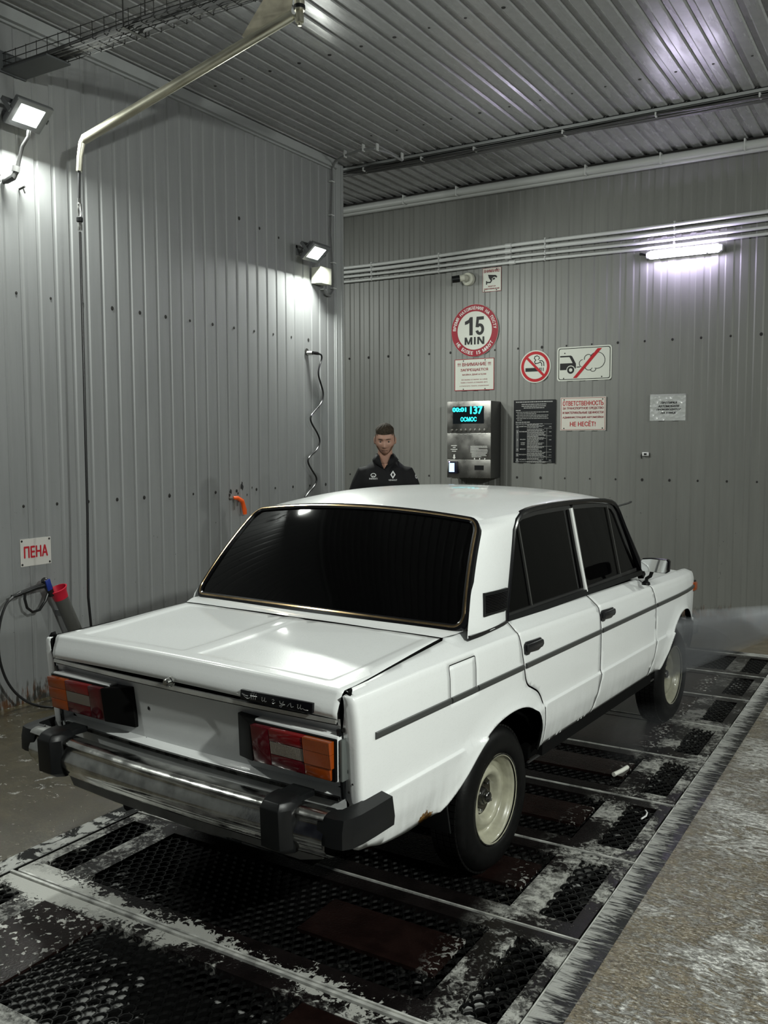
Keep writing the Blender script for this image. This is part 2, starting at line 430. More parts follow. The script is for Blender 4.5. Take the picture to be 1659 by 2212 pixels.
# purlin flanges under the sheets: grey channel at y~4.47 and wall-head channel at the back wall
def channel(name, y0, y1, z0, z1, lip=.03):
    m = MB(); m.box(-5.3, XR, y0, y1, z1-.004, z1); m.box(-5.3, XR, y0, y0+.004, z0, z1); m.box(-5.3, XR, y1-.004, y1, z0, z1)
    m.box(-5.3, XR, y0, y0+lip, z0, z0+.004); m.box(-5.3, XR, y1-lip, y1, z0, z0+.004)
    return struct(m, name, M_TRIM, smooth=False)
channel('trim_3', 4.40, 4.50, ZC-.035, ZC-.003)
m = MB()
m.tube([(-5.3, 5.56, ZC-.075), (XR, 5.56, ZC-.075)], .040, 14); m.tube([(-5.3, 5.61, ZC-.105), (XR, 5.61, ZC-.105)], .03, 12)
struct(m, 'trim_4', mat('light grey plastic duct', (.40,.41,.40), .4))
m = MB(); m.box(-5.3, XR, 5.60, 5.67, ZC-.03, ZC-.002); struct(m, 'trim_5', M_SCREW, smooth=False)

# ------------------------------------------------------------------ floor with the grated pit
PX0, PX1, PY0, PY1 = -.92, 1.22, -3.12, 4.36
m = MB()
def quadz(x0, x1, y0, y1, z): m.add([(x0,y0,z),(x1,y0,z),(x1,y1,z),(x0,y1,z)], [(0,1,2,3)])
quadz(-5.4, PX0-.11, -6, 5.8, 0); quadz(PX1+.11, 5.4, -6, 5.8, 0)
quadz(PX0-.11, PX1+.11, PY1+.09, 5.8, 0); quadz(PX0-.11, PX1+.11, -6, PY0-.05, 0)
fl = struct(m, 'floor', M_FLOOR, smooth=False)
m = MB()
m.box(PX1+.006, PX1+.11, PY0, PY1+.09, -.06, .001); m.box(PX0-.11, PX0-.006, PY0, PY1+.09, -.06, .001); m.box(PX0-.006, PX1+.006, PY1+.006, PY1+.09, -.06, .001)
m.build('kerb_strip', M_EDGE, fl, smooth=False)
m = MB()
m.box(PX0-.01, PX0-.005, PY0, PY1, -.36, -.005); m.box(PX1+.005, PX1+.01, PY0, PY1, -.36, -.005); m.box(PX0, PX1, PY1, PY1+.005, -.36, -.005); m.box(PX0, PX1, PY0-.05, PY0, -.36, -.005)
m.build('pit_wall', mat('dark pit wall', (.01,.01,.01), .5), fl, smooth=False)
m = MB(); m.add([(PX0,PY0,-.15),(PX1,PY0,-.15),(PX1,PY1,-.15),(PX0,PY1,-.15)], [(0,1,2,3)]); m.build('pit_water', M_PIT, fl, smooth=False)
PIT = .677; Y0 = -1.065
bars = []
for n in range(-2, 9):
    y = Y0+PIT*n; m = MB()
    big = n == 0
    if big:
        m.box(PX0, PX1, y-.016, y-.004, -.05, .006); m.box(PX0+.02, PX1, y+.006, y+.014, -.05, .004); m.box(PX0, PX1, y-.02, y+.02, -.06, -.045)
    else:
        m.box(PX0, PX1, y-.005, y+.003, -.05, .003)
    m.build('support_bar', M_BAR, fl, smooth=False)
m = MB(); m.box(PX1+.001, PX1+.005, PY0, PY1, -.05, .003); m.build('edge_rail', M_BAR, fl, smooth=False)
m = MB(); m.box(PX0-.005, PX0-.001, PY0, PY1, -.05, .003); m.build('edge_rail', mat('dark edge rail', (.05,.05,.05), .4, 1), fl, smooth=False)
mat('foam', (.70,.70,.64), .6, bump=(160,.4,.004))
def hexmesh(m, x0, x1, y0, y1, z, px=.047, py=.036):
    """expanded-metal mesh: every strand a thin tilted bar"""
    ny = int((y1-y0)/py)+2; nx = int((x1-x0)/px)+2
    def strand(a, b):
        mx, my = (a[0]+b[0])/2, (a[1]+b[1])/2
        if not (x0 <= mx <= x1 and y0 <= my <= y1): return
        dx, dy = b[0]-a[0], b[1]-a[1]; L = math.hypot(dx, dy); nxn, nyn = -dy/L*.0019, dx/L*.0019
        tl = .0022      # strands lean
        v = [(a[0]+nxn, a[1]+nyn+tl, z+.0036), (b[0]+nxn, b[1]+nyn+tl, z+.0036), (b[0]-nxn, b[1]-nyn+tl, z+.0036), (a[0]-nxn, a[1]-nyn+tl, z+.0036),
             (a[0]+nxn, a[1]+nyn-tl, z-.0036), (b[0]+nxn, b[1]+nyn-tl, z-.0036), (b[0]-nxn, b[1]-nyn-tl, z-.0036), (a[0]-nxn, a[1]-nyn-tl, z-.0036)]
        m.add(v, [(0,3,2,1), (0,1,5,4), (2,3,7,6)])
    for j in range(ny):
        for i in range(-1, nx):
            cx = x0+i*px+(j % 2)*px/2; cy = y0+j*py
            A = [(cx-px/2, cy), (cx-px*.40, cy+py*.60), (cx-px*.17, cy+py*.94), (cx+px*.17, cy+py*.94), (cx+px*.40, cy+py*.60), (cx+px/2, cy)]
            for a, b in zip(A[:-1], A[1:]): strand(a, b)

GL = {-2: 'steel floor grate nearest the camera, mostly below the picture edge',
      -1: 'near left floor grate with a wide mesh field and foam-spotted brown plate',
      0: 'steel floor grate just behind the rear bumper with a small dark red-brown plate',
      1: 'steel floor grate under the car\'s rear wheels', 2: 'steel floor grate just ahead of the rear wheel with a brown plate between mesh strips',
      3: 'steel floor grate beside the rear door, with a white foam bar on its plate', 4: 'solid-plated floor grate beside the front door',
      5: 'solid-plated floor grate just behind the front wheel', 6: 'floor grate with droplet-covered plate right beside the front wheel',
      7: 'steel floor grate farthest from the camera, next to the back kerb'}
LX = [(-.913, -.86), (-.724, -.61), (.92, 1.024), (1.160, 1.213)]
for n in range(-2, 8):
    y0 = Y0+PIT*n+.010; y1 = Y0+PIT*(n+1)-.012
    if n == -1: y1 = Y0-.022
    if n == 0: y0 = Y0+.018
    ya, yb = y0+.085, y1-.072
    g = empty('floor_grate', (0, 0, 0), GL[n], 'grate', 'steel floor grates')
    m = MB()
    for a, b in LX: m.box(a, b, ya, yb, -.034, 0)
    m.box(-.913, 1.213, y0, ya, -.034, 0); m.box(-.913, 1.213, yb, y1, -.034, 0)
    m.build('frame', M_STEEL, g, smooth=False)
    m = MB(); hexmesh(m, -.86, -.724, ya, yb, -.010); o = m.build('mesh_infill', M_MESH, g, smooth=False, fix=False); o['kind'] = 'stuff'
    m = MB(); hexmesh(m, 1.024, 1.160, ya, yb, -.010); o = m.build('mesh_infill', M_MESH, g, smooth=False, fix=False); o['kind'] = 'stuff'
    yc = (ya+yb)/2; cov = []
    if n < 0: rect = (-.29, .60); cov = [(-.61, -.29, ya, yb), (.60, .92, ya, yb)]
    else: rect = (-.61, .92)
    if n == 0: cov = [(.33, .88, yc-.11, yc+.13)]
    if n in (1, 2, 3): cov = [(-.10, .90, yc-.10, yc+.12)]
    if n in (4, 5, 6): cov = [(-.61, .40, ya, yb), (.405, .92, ya, yb)]
    if n not in (4, 5, 6):
        m = MB(); hexmesh(m, rect[0], rect[1], ya, yb, -.012); o = m.build('mesh_infill', M_MESH, g, smooth=False, fix=False); o['kind'] = 'stuff'
    for a, b, c, d in cov:
        m = MB(); m.box(a, b, c, d, -.012, -.002 if n < 0 or n > 3 else .002)
        m.build('cover_plate', M_BROWN, g, smooth=False)
m = MB(); m.tube([(.855, 1.20, .008), (.875, 1.27, .009), (.885, 1.34, .008)], .012, 8)
tag(m.build('foam_strip', MATS['foam'], None, ang=80), 'short white strip of foam on the plate beside the rear door', 'foam')
m = MB(); m.tube([(1.125, .74, .0), (1.135, .78, .001), (1.13, .82, .001), (1.115, .845, .0)], .004, 6)
tag(m.build('plastic_strip', mat('white plastic', (.75,.75,.75), .3), None), 'small curved white plastic strip lying on the grate beside the rear wheel', 'strip')
# ================================================================== THE CAR (car frame: x right, y forward, origin under the rear axle)
def paint_mat():
    m = newmat('white car paint, wet'); k = NT(m); tc = k.n('ShaderNodeTexCoord'); O = tc.outputs['Object']
    s = k.n('ShaderNodeSeparateXYZ'); k.l(O, s.inputs[0])
    big = k.noise(O, 3, 4); drops = k.noise(O, 150, 2, .4); run = k.noise(k.mapv(O, (25, 25, 2.2)), 1, 4, .6)
    d = k.math('ADD', k.rng(big, .3, .7, -.02, .03), k.rng(run, .45, .75, 0, .03))
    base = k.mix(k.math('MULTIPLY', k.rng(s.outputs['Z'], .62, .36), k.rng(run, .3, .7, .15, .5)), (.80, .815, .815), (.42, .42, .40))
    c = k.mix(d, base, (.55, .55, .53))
    k.l(c, k.b.inputs['Base Color']); k.b.inputs['Roughness'].default_value = .30
    k.b.inputs['Coat Weight'].default_value = .7; k.b.inputs['Coat Roughness'].default_value = .07
    h = k.rng(drops, .60, .68)
    k.l(k.bump(h, .10, .0012), k.b.inputs['Normal']); k.l(k.bump(h, .40, .0020), k.b.inputs['Coat Normal'])
    return m
PAINT = paint_mat()
def rust_paint():
    m = PAINT.copy(); m.name = 'white paint with rust at the lower edge'; k = NT(m); tc = k.n('ShaderNodeTexCoord'); O = tc.outputs['Object']
    s = k.n('ShaderNodeSeparateXYZ'); k.l(O, s.inputs[0])
    n = k.noise(O, 45, 5, .7); n2 = k.noise(O, 130, 3, .6)
    dy = k.math('ABSOLUTE', k.math('ADD', s.outputs['Y'], .555)); dz = k.math('ABSOLUTE', k.math('ADD', s.outputs['Z'], -.412))
    r = k.math('ADD', k.math('MULTIPLY', dy, 16), k.math('MULTIPLY', dz, 24)); r = k.math('ADD', r, k.rng(n, .25, .75, -.5, .5))
    f = k.math('MULTIPLY', k.rng(r, .95, .70), k.rng(s.outputs['X'], 0, .1))
    old = k.b.inputs['Base Color'].links[0].from_socket
    c = k.mix(f, old, k.mix(k.rng(n2, .4, .6), (.05, .022, .008), (.30, .15, .03)))
    k.l(c, k.b.inputs['Base Color']); return m
PAINTR = rust_paint()
BLACK = mat('black rubber and plastic', (.0065,.007,.0075), .38, spec=.28, bump=(250,.15,.001))
GLOSSB = mat('glossy black trim', (.004,.004,.005), .2, spec=.35)
LAMPB = mat('matt black lamp housing', (.003,.003,.003), .45, spec=.12)
SILLM = mat('black sill', (.0015,.0015,.0015), .7, spec=.06)
UNDER = mat('black underbody', (.004,.004,.004), .9, spec=.1)
GLASS = mat('black tinted wet glass', (.0008,.0008,.0009), .045, spec=.18)
CHROME = mat('weathered chrome', (.55,.55,.53), .17, 1, noise=(16,.35,.09), bump=(30,.16,.003))
CHROMED = mat('dark dirty chrome', (.16,.16,.155), .30, 1, noise=(30,.4,.1))
BRONZE = mat('bronze-tinted bright insert', (.50,.36,.20), .22, 1, noise=(9,.35))
ORANGE = mat('amber lens', (.27,.047,.004), .14, coat=.6)
RED = mat('bright red lens', (.17,.004,.006), .12, coat=.6)
DRED = mat('dark red lens', (.075,.002,.006), .12, coat=.6)
CLEAR = mat('ribbed clear lens', (.20,.17,.14), .18, coat=.6)
WHEELP = mat('cream wheel paint', (.34,.33,.25), .32, coat=.5, noise=(20,.18), bump=(140,.15,.001))
TYRE = mat('wet black tyre rubber', (.004,.004,.004), .45, spec=.15, noise=(40,.3), bump=(120,.2,.002))

car = empty('car', (0,0,0), 'white four-door saloon parked on the grates with blacked-out windows', 'car')
car.rotation_euler = (0, 0, -0.061739)

PZ = [.30,.36,.395,.42,.50,.575,.588,.5935,.5975,.62,.70,.806,.88,.925,.94]
PXX = [.70,.735,.757,.768,.784,.7915,.7935,.7935,.784,.7835,.787,.790,.788,.782,.775]
ARCH_R = [(-.47,.405),(-.42,.425),(-.367,.452),(-.325,.482),(-.283,.515),(-.225,.560),(-.162,.598),(-.09,.624),(-.03,.636),(.04,.643),(.12,.642),(.19,.630),(.25,.608),(.30,.575),(.33,.530),(.34,.48),(.338,.40)]
ARCH_F = [(1.985,.405),(2.03,.448),(2.085,.500),(2.13,.55),(2.175,.602),(2.225,.648),(2.285,.684),(2.35,.700),(2.41,.700),(2.47,.688),(2.53,.655),(2.58,.60),(2.62,.53),(2.64,.47),(2.65,.405)]
def chaikin(P, it=2):
    for _ in range(it):
        Q = [P[0]]
        for a, b in zip(P[:-1], P[1:]): Q += [(a[0]*.75+b[0]*.25, a[1]*.75+b[1]*.25), (a[0]*.25+b[0]*.75, a[1]*.25+b[1]*.75)]
        P = Q+[P[-1]]
    return P
ARCH_R = chaikin(ARCH_R, 1); ARCH_F = chaikin(ARCH_F, 1)
AR = np.array(resample(ARCH_R, .004, False)); AF = np.array(resample(ARCH_F, .004, False))
def ztop(y): return float(np.interp(y, [-1,-.6,0,1,1.8,2.6,2.9], [.945,.950,.950,.930,.918,.900,.880]))
def zprof(y, v):
    if v <= .94: return v+(ztop(y)-.94)*sstep(.82, .94, v)
    s = v-.94; k = float(np.interp(y, [-1,-.6,-.1,.15,1.7,1.9], [.30,.40,.52,.70,.75,.30]))
    return ztop(y)+k*s*min(1, s/.02*.5+.5)
def halfw(y, v):
    x = float(np.interp(min(v, .94), PZ, PXX))-float(np.interp(y, [2.25,2.45,2.6,2.70,2.80], [0,.006,.018,.034,.05]))
    if v < .9:
        for A in (AR, AF):
            if A[0,0]-.15 < y < A[-1,0]+.15 or True:
                d = np.min(np.hypot(A[:,0]-y, A[:,1]-v))
                if d < .09: x += .009*(1-sstep(.0, .085, d))+.006*(1-sstep(.0, .022, d))
    x -= .020*sstep(-.70, -1.0, y)*sstep(.52, .40, v)
    return x
YC = -.975; RC = .018
def F_side(u, v):
    z = zprof(u, v); sh = max(0, (.93-z))*.10
    s_in = max(0, v-.94)
    if u >= YC and u <= 2.68:
        y = u+sh*sstep(-.80, -.96, u); return (halfw(u, v)-s_in, y, z)
    if u < YC:
        s = YC-u; X = halfw(YC, min(v, .94)); y0 = YC+sh
        if s < RC*PI/2:
            a = s/RC; p = (X-RC*(1-math.cos(a)), y0-RC*math.sin(a)); d = (-math.cos(a), math.sin(a))
        else: p = (X-RC-(s-RC*PI/2), y0-RC); d = (0, 1)
        return (p[0]+d[0]*s_in, p[1]+d[1]*s_in, z)
    s = u-2.68; X = halfw(2.68, min(v, .94)); a = min(s/.05, PI/2)
    return (X-.05*(1-math.cos(a))-max(0, s-.05*PI/2)-s_in, 2.68+.05*math.sin(a), z)
VROWS = [.38,.40,.42,.44,.46,.48,.50,.52,.54,.56,.575,.584,.590,.5935,.5975,.602,.610,.63,.65,.67,.69,.71,.73,.75,.77,.79,.81,.83,.85,.87,.885,.90,.915,.925,.933,.939,.943,.95,.96,.975,.99,1.005,1.02]
def dark_rim(o, t):
    o.data.materials.append(UNDER)
    md = o.modifiers.new('thickness', 'SOLIDIFY'); md.thickness = t; md.offset = -1; md.material_offset = 1; md.material_offset_rim = 1
RINGS = []
for A_, c_ in ((ARCH_R, (-.06, .30)), (ARCH_F, (2.32, .30))):
    for off in (.005, .012, .022, .036, .055, .080):
        for p in resample(A_, .014, False):
            L_ = math.hypot(p[0]-c_[0], p[1]-c_[1]); q = 1+off/L_; RINGS.append((c_[0]+(p[0]-c_[0])*q, c_[1]+(p[1]-c_[1])*q))
def side_panel(name, poly, mtl, parent, sgn, us, d=.013, holes=(), thick=.012):
    V, Fs = panel(poly, F_side, us, VROWS, d, holes, extra=RINGS, avoid=(AR, AF))
    if sgn < 0: V = [(-x, y, z) for x, y, z in V]
    m = MB().add(V, Fs)
    o = m.build(name, mtl, parent, ang=50, fix=False)
    # orient outwards
    me = o.data; bm = bmesh.new(); bm.from_mesh(me)
    tot = sum((f.normal.x*sgn)*f.calc_area() for f in bm.faces)
    if tot < 0: bmesh.ops.reverse_faces(bm, faces=bm.faces)
    bm.to_mesh(me); bm.free()
    if thick: dark_rim(o, thick)
    return o
DG = chaikin([(.392,.40),(.400,.43),(.372,.577),(.35,.62),(.312,.662),(.25,.692),(.205,.712),(.182,.745),(.166,.803),(.140,.90),(.128,.943),(.150,1.0)], 2)
RF = [(-1.044,.445),(-1.0,.437),(-.93,.428),(-.80,.408),(-.65,.396),(-.55,.400)]+ARCH_R+DG+[(-.12,1.0),(-.14,1.045),(-.28,1.045),(-.32,1.024),(-.70,.996),(-.85,.984),(-.93,.982),(-.975,.980),(-.990,.977),(-1.003,.962),(-1.022,.952),(-1.030,.90),(-1.044,.84)]
FIL = [(-.429,.793),(-.235,.793),(-.235,.915),(-.240,.921),(-.424,.921),(-.429,.915)]
RD = [(p[0]+.0065, p[1]+(.005 if p[1] < .8 and p[1] > .5 else 0)) for p in DG]+[(1.006,1.0),(.996,.943),(.998,.927),(1.014,.805),(1.027,.62),(1.024,.56),(.99,.47),(.951,.405)]
FD = [(.959,.405),(.998,.47),(1.032,.56),(1.035,.62),(1.022,.805),(1.006,.927),(1.004,.943),(1.014,1.0),(1.735,1.0),(1.790,.943),(1.845,.803),(1.866,.594),(1.845,.50),(1.788,.405)]
FF = [(1.798,.405),(1.853,.50),(1.874,.594),(1.853,.803),(1.798,.943),(1.76,1.0),(2.40,1.0),(2.66,.99),(2.75,.97),(2.76,.93),(2.76,.42),(2.69,.405)]+ARCH_F[::-1]
chg = mat('black door handle with chrome edge', (.02,.02,.022), .2, .3)
def molding(u0, u1, parent, sgn, name='side_moulding'):
    pts = []; up = []
    for u in fr(u0, u1, .04):
        x, y, z = F_side(u, .8035); pts.append((sgn*(x+.001), y, z)); up.append((sgn, 0, 0))
    m = MB(); m.sweep(pts, [(-.0105,-.002),(-.0105,.006),(-.004,.0095),(.004,.0095),(.0105,.006),(.0105,-.002)], up)
    o = m.build(name, mat('dark side moulding', (.045,.047,.045), .30), parent); 
    return o
def handle(u, parent, sgn):
    x, y, z = F_side(u+.085, .876); m = MB()
    poly = [(u+.005,.897),(u+.0,.885),(u+.004,.856),(u+.02,.849),(u+.045,.848),(u+.055,.855),(u+.10,.852),(u+.135,.850),(u+.165,.858),(u+.172,.875),(u+.168,.892),(u+.155,.901),(u+.02,.905)]
    m.prism([(a, b-.002) for a, b in poly], sgn*(x-.004), sgn*(x+.006), 'x')
    o = m.build('handle', chg, parent, bevel=.003)
    m = MB(); m.prism([(u+.012,.894),(u+.012,.864),(u+.10,.862),(u+.145,.862),(u+.160,.872),(u+.156,.890),(u+.145,.896)], sgn*(x+.004), sgn*(x+.020), 'x'); m.build('grip', chg, parent, bevel=.005)
    m = MB(); m.lathe([(0,.012),(.009,.011),(.010,.004)], 14, 'x', (sgn*x if sgn > 0 else -x, u+.03, .872)) if sgn > 0 else None
    if sgn > 0: m.build('lock', CHROME, parent)
for sgn in (1, -1):
    us = fr(-1.02, .45, .03)+[-.97,-.98,-.99,-1.0,-1.01]
    rf = side_panel('rear_fender', RF, PAINTR, car, sgn, us, holes=[FIL] if sgn > 0 else ())
    rd = side_panel('rear_door', RD, PAINT, car, sgn, fr(.1, 1.05, .03))
    fd = side_panel('front_door', FD, PAINT, car, sgn, fr(.95, 1.9, .03))
    ff = side_panel('front_fender', FF, PAINT, car, sgn, fr(1.75, 2.67, .03)+[2.68,2.69,2.70,2.71,2.73])
    if sgn > 0:
        g = .0035
        fl2 = side_panel('fuel_flap', [(-.429+g,.793+g),(-.235-g,.793+g),(-.235-g,.914),(-.243,.921-g),(-.421,.921-g),(-.429+g,.914)], PAINT, car, 1, fr(-.42, -.24, .03))
        molding(-.903, -.434, rf, 1); molding(-.424, -.240, fl2, 1); molding(-.229, .156, rf, 1)
    else: molding(-.903, .156, rf, -1)
    molding(.180, 1.006, rd, sgn); molding(1.030, 1.838, fd, sgn); molding(1.858, 2.66, ff, sgn)
    handle(.165, rd, sgn); handle(1.010, fd, sgn)
    # sill
    m = MB(); m.sweep([(sgn*.722, y, .372) for y in (.33, .9, 1.4, 2.0)], [(-.03,-.035),(-.03,.035),(.012,.035),(.012,-.02)] if sgn > 0 else [(-.012,-.02),(-.012,.035),(.03,.035),(.03,-.035)], (0,0,1))
    m.build('sill', SILLM, car, bevel=.004)
    m = MB(); m.sweep([(sgn*.732, y, .338) for y in (.33, 1.2, 2.0)], [(-.004,-.004),(-.004,.004),(.004,.004),(.004,-.004)], (0,0,1)); m.build('sill_seam', mat('dull sill seam', (.03,.03,.03), .3), car)
    # mud flap
    m = MB(); m.obox((sgn*.675, -.375, .36), (.075,0,0), (0,.005,.0), (0,-.02,.085)); m.build('mud_flap', BLACK, car, bevel=.003)
    # indicator at front corner
    m = MB(); m.box(sgn*.725, sgn*.772, 2.665, 2.735, .770, .825); m.build('side_indicator', ORANGE, car, bevel=.010)
    m = MB(); m.box(sgn*.715, sgn*.758, 2.655, 2.745, .762, .832); m.build('indicator_seat', BLACK, car, bevel=.004)

# dark inner hull that closes the body behind the panels
m = MB(); m.box(-.56, .56, -.93, 2.66, .33, .70); m.box(-.750, .750, .44, 1.90, .34, .90); m.box(-.735, .735, -.92, 1.9, .715, .90); m.box(-.62, .62, 1.9, 2.62, .70, .84); m.box(-.72,.72,-.93,-.50,.47,.72)
m.build('inner_hull', UNDER, car, smooth=False)
m = MB(); m.tube([(-.60,0,.29),(.60,0,.29)], .035, 12); m.tube([(-.14,0,.29),(.14,0,.29)], .11, 14); m.tube([(-.35,-.95,.33),(-.35,-.3,.30),(-.2,.5,.28),(-.1,1.8,.28)], .022, 8)
m.tube([(-.62,2.345,.29),(.62,2.345,.29)], .03, 10)
m.build('axle_and_exhaust', UNDER, car)

# ---- boot lid
def zd(x, y): return .975+.040*sstep(-1.0, -.15, y)-.016*(x/.69)**2
def lid_relief(x, y):
    d = 0
    ax = abs(x)
    a = sstep(.030, .052, ax)*sstep(.640, .615, ax)*sstep(-.925, -.895, y)*sstep(-.335, -.365, y)
    return -.0045*a
def F_lid(x, w):
    bow = .022*(1-(x/.72)**2)*sstep(-.70, -.98, w)
    if w >= -.965: return (x, w-bow, zd(x, w)+lid_relief(x, w))
    s = -.965-w; r = .014; z0 = zd(x, -.965)
    if s < r*PI/2: a = s/r; return (x, -.965-r*math.sin(a)-bow, z0-r*(1-math.cos(a)))
    q = s-r*PI/2; return (x, -.965-r-.016-bow+.016*max(0, 1-q/.02)**2*0+.016-.016*min(1, q/.012)*1+0*q, z0-r-q) if False else (x, -.965-r-bow-.020*min(1, q/.05)+.10*max(0, q-.05), z0-r-q)
LID = [(-.681,-.318),(-.708,-.70),(-.722,-.86),(-.727,-.93),(-.727,-.97),(-.723,-1.0),(-.719,-1.062),(.719,-1.062),(.723,-1.0),(.727,-.97),(.727,-.93),(.721,-.86),(.706,-.70),(.679,-.318),(.4,-.345),(0,-.360),(-.4,-.345)]
us = fr(-.70, .70, .035)+[.028,.036,.044,.054,.612,.62,.63,.642]+[-.028,-.036,-.044,-.054,-.612,-.62,-.63,-.642]
ws = fr(-.90, -.37, .035)+[-.335,-.345,-.355,-.366,-.892,-.905,-.915,-.925,-.94,-.955,-.965,-.972,-.980,-.988,-.996,-1.004,-1.012,-1.03,-1.045]
V, Fs = panel(LID, F_lid, us, ws, .02)
lid = MB().add(V, Fs).build('boot_lid', PAINT, car, ang=60, fix=False)
bm = bmesh.new(); bm.from_mesh(lid.data)
if sum(f.normal.z*f.calc_area() for f in bm.faces) < 0: bmesh.ops.reverse_faces(bm, faces=bm.faces)
bm.to_mesh(lid.data); bm.free()
dark_rim(lid, .012)
m = MB(); m.lathe([(0,-.030),(.010,-.030),(.014,-.026),(.0155,-.012),(.0185,-.010),(.019,0),(.0,.0)], 28, 'y', (0,-1.024,.888)); m.build('boot_lock', CHROME, lid)
# script badge
bdg = MB(); bdg.obox((.487,-1.018,.8960), (.151,.0035,0), (0,.006,0), (0,.0015,.0165)); bdg = bdg.build('name_badge', GLOSSB, lid, bevel=.003)
def stroke(m, pts, c, sx, sz, dx, r=.0011):
    m.tube([(c[0]+dx+p[0]*sx, c[1]+.024*(dx+p[0]*sx), c[2]+p[1]*sz) for p in pts], r, 5)
m = MB(); cc = (.345, -1.0285, .8865); q = .0135
def arc(cx, cy, r, a0, a1, n=8, ry=None): return [(cx+r*math.cos(math.radians(a0+(a1-a0)*i/n)), cy+(ry or r)*math.sin(math.radians(a0+(a1-a0)*i/n))) for i in range(n+1)]
# "Жигули" written as separate slanted script letters
stroke(m, [(0,1.05),(.9,.35),(1.6,.05),(2.3,.15),(2.9,.55),(3.0,1.0),(2.75,1.4)], cc, q, q, 0)
stroke(m, [(0,1.05),(1.0,.72),(1.9,.62)], cc, q, q, 0)
stroke(m, [(3.0,.0),(3.35,1.7)], cc, q, q, 0); stroke(m, [(3.6,.0),(3.95,1.75)], cc, q, q, 0); stroke(m, [(4.25,.05),(4.6,1.6)], cc, q, q, 0); stroke(m, [(2.75,.85),(4.9,.95)], cc, q, q, 0)
def letter_i(x0):
    stroke(m, [(x0,.95),(x0+.25,1.1),(x0+.1,.25),(x0+.4,.05),(x0+.9,.5),(x0+1.05,1.1),(x0+.9,.3),(x0+1.2,.05),(x0+1.6,.3)], cc, q, q, 0)
letter_i(6.3)
stroke(m, [(9.6,.85),(9.95,1.1),(10.3,.85),(9.9,.45),(9.6,.15),(10.0,.02),(10.6,.35)], cc, q, q, 0)
stroke(m, [(12.0,1.0),(12.1,.45),(12.6,.4),(13.1,1.05),(12.9,.1),(12.4,-.45),(11.9,-.2),(12.6,.15),(13.6,.35)], cc, q, q, 0)
stroke(m, [(14.3,.05),(14.8,.6),(15.3,1.0),(15.4,.3),(15.6,.02),(16.2,.3)], cc, q, q, 0)
letter_i(17.3); stroke(m, [(18.9,.3),(19.6,.05),(20.6,.1)], cc, q, q, 0)
m.build('lettering', mat('grey script metal', (.42,.42,.42), .3, .8), bdg)['kind'] = 'stuff'

# ---- panel between lid and rear window
def F_cowl(x, y): 
    t = (y+.36)/.15; return (x, y, zd(x, -.345)+.014*sstep(-.36, -.22, y)+.010*(1-(x/.72)**2)*sstep(-.36,-.24,y))
V, Fs = panel([(-.684,-.312),(-.4,-.339),(0,-.354),(.4,-.339),(.684,-.312),(.690,-.30),(.712,-.25),(.712,-.10),(-.712,-.10),(-.712,-.25),(-.690,-.30)], F_cowl, fr(-.7,.7,.05), fr(-.35,-.12,.02), .02)
o = MB().add(V, Fs).build('rear_deck', PAINT, car, ang=60)

# ---- recessed tail panel with trims, valance
def F_tail(x, z):
    yb = -.995-.020*(1-(x/.72)**2)+.10*(.93-z)
    rec = .034*sstep(.604, .622, z)*sstep(.854, .838, z)*sstep(.712, .690, abs(x))
    return (x, yb+.003+rec, z)
TP = [(-.722,.868),(-.724,.50),(-.727,.445),(-.60,.445),(.60,.445),(.727,.445),(.724,.50),(.722,.868)]
V, Fs = panel(TP, F_tail, fr(-.70,.70,.05)+[.690,.695,.700,.706,.712,-.690,-.695,-.700,-.706,-.712], fr(.46,.83,.03)+[.604,.609,.615,.622,.838,.843,.848,.854,.86], .025)
tp = MB().add(V, Fs).build('tail_panel', PAINT, car, ang=60)
m = MB(); m.prism([(-.60,.46),(-.55,.395),(-.30,.385),(.20,.385),(.30,.40),(.60,.405),(.69,.43),(.69,.47)], -1.040, -1.030, 'y'); m.build('lower_apron', mat('dull grey-white apron paint', (.22,.22,.21), .5, noise=(10,.3)), car)
def rear_curve(z, off, x0, x1, n=24): return [(x, -.995-.020*(1-(x/.72)**2)+.10*(.93-z)+.003-off, z) for x in fr(x0, x1, (x1-x0)/n)]
m = MB(); m.sweep(rear_curve(.862, .010, -.712, .712), [(-.005,-.008),(-.005,.004),(.008,.004),(.011,-.006),(.006,-.008)], (0,-1,0)); m.build('upper_trim', mat('bright trim strip', (.70,.70,.67), .32, .7, noise=(8,.25)), tp)
m = MB(); m.sweep(rear_curve(.852, .003, -.712, .712), [(-.004,-.004),(-.004,.004),(.004,.004),(.004,-.004)], (0,-1,0)); m.build('upper_seal', BLACK, tp)
m = MB(); m.sweep(rear_curve(.600, .004, -.690, .700), [(-.006,-.006),(-.006,.006),(.006,.006),(.006,-.006)], (0,-1,0)); m.build('lower_trim', CHROMED, tp)
for sgn in (1, -1):
    m = MB(); m.sweep([(sgn*.716, F_tail(.716, z)[1]-.004, z) for z in fr(.605, .835, .04)], [(-.005,-.005),(-.005,.005),(.005,.005),(.005,-.005)], (0,-1,0)); m.build('side_trim', BLACK if sgn > 0 else CHROMED, tp)
# small rust pits
m = MB()
for (x, z, r) in [(.735,.70,.006),(.737,.63,.004),(.733,.835,.007),(-.20,.74,.006),(-.23,.62,.003),(.755,.66,.003)]:
    xx, yy, zz = F_tail(max(-.72,min(.72,x)), z) if abs(x) < .72 else (x, F_side(-1.03,z)[1], z)
    n = 9; random.seed(int(x*100)); ring = [(xx+r*(.7+.6*random.random())*math.cos(2*PI*i/n), yy-.0015, zz+r*(.8+.8*random.random())*math.sin(2*PI*i/n)) for i in range(n)]
    m.add(ring, [tuple(range(n))])
m.build('rust_pits', M_SCREW, tp, fix=False)['kind'] = 'stuff'

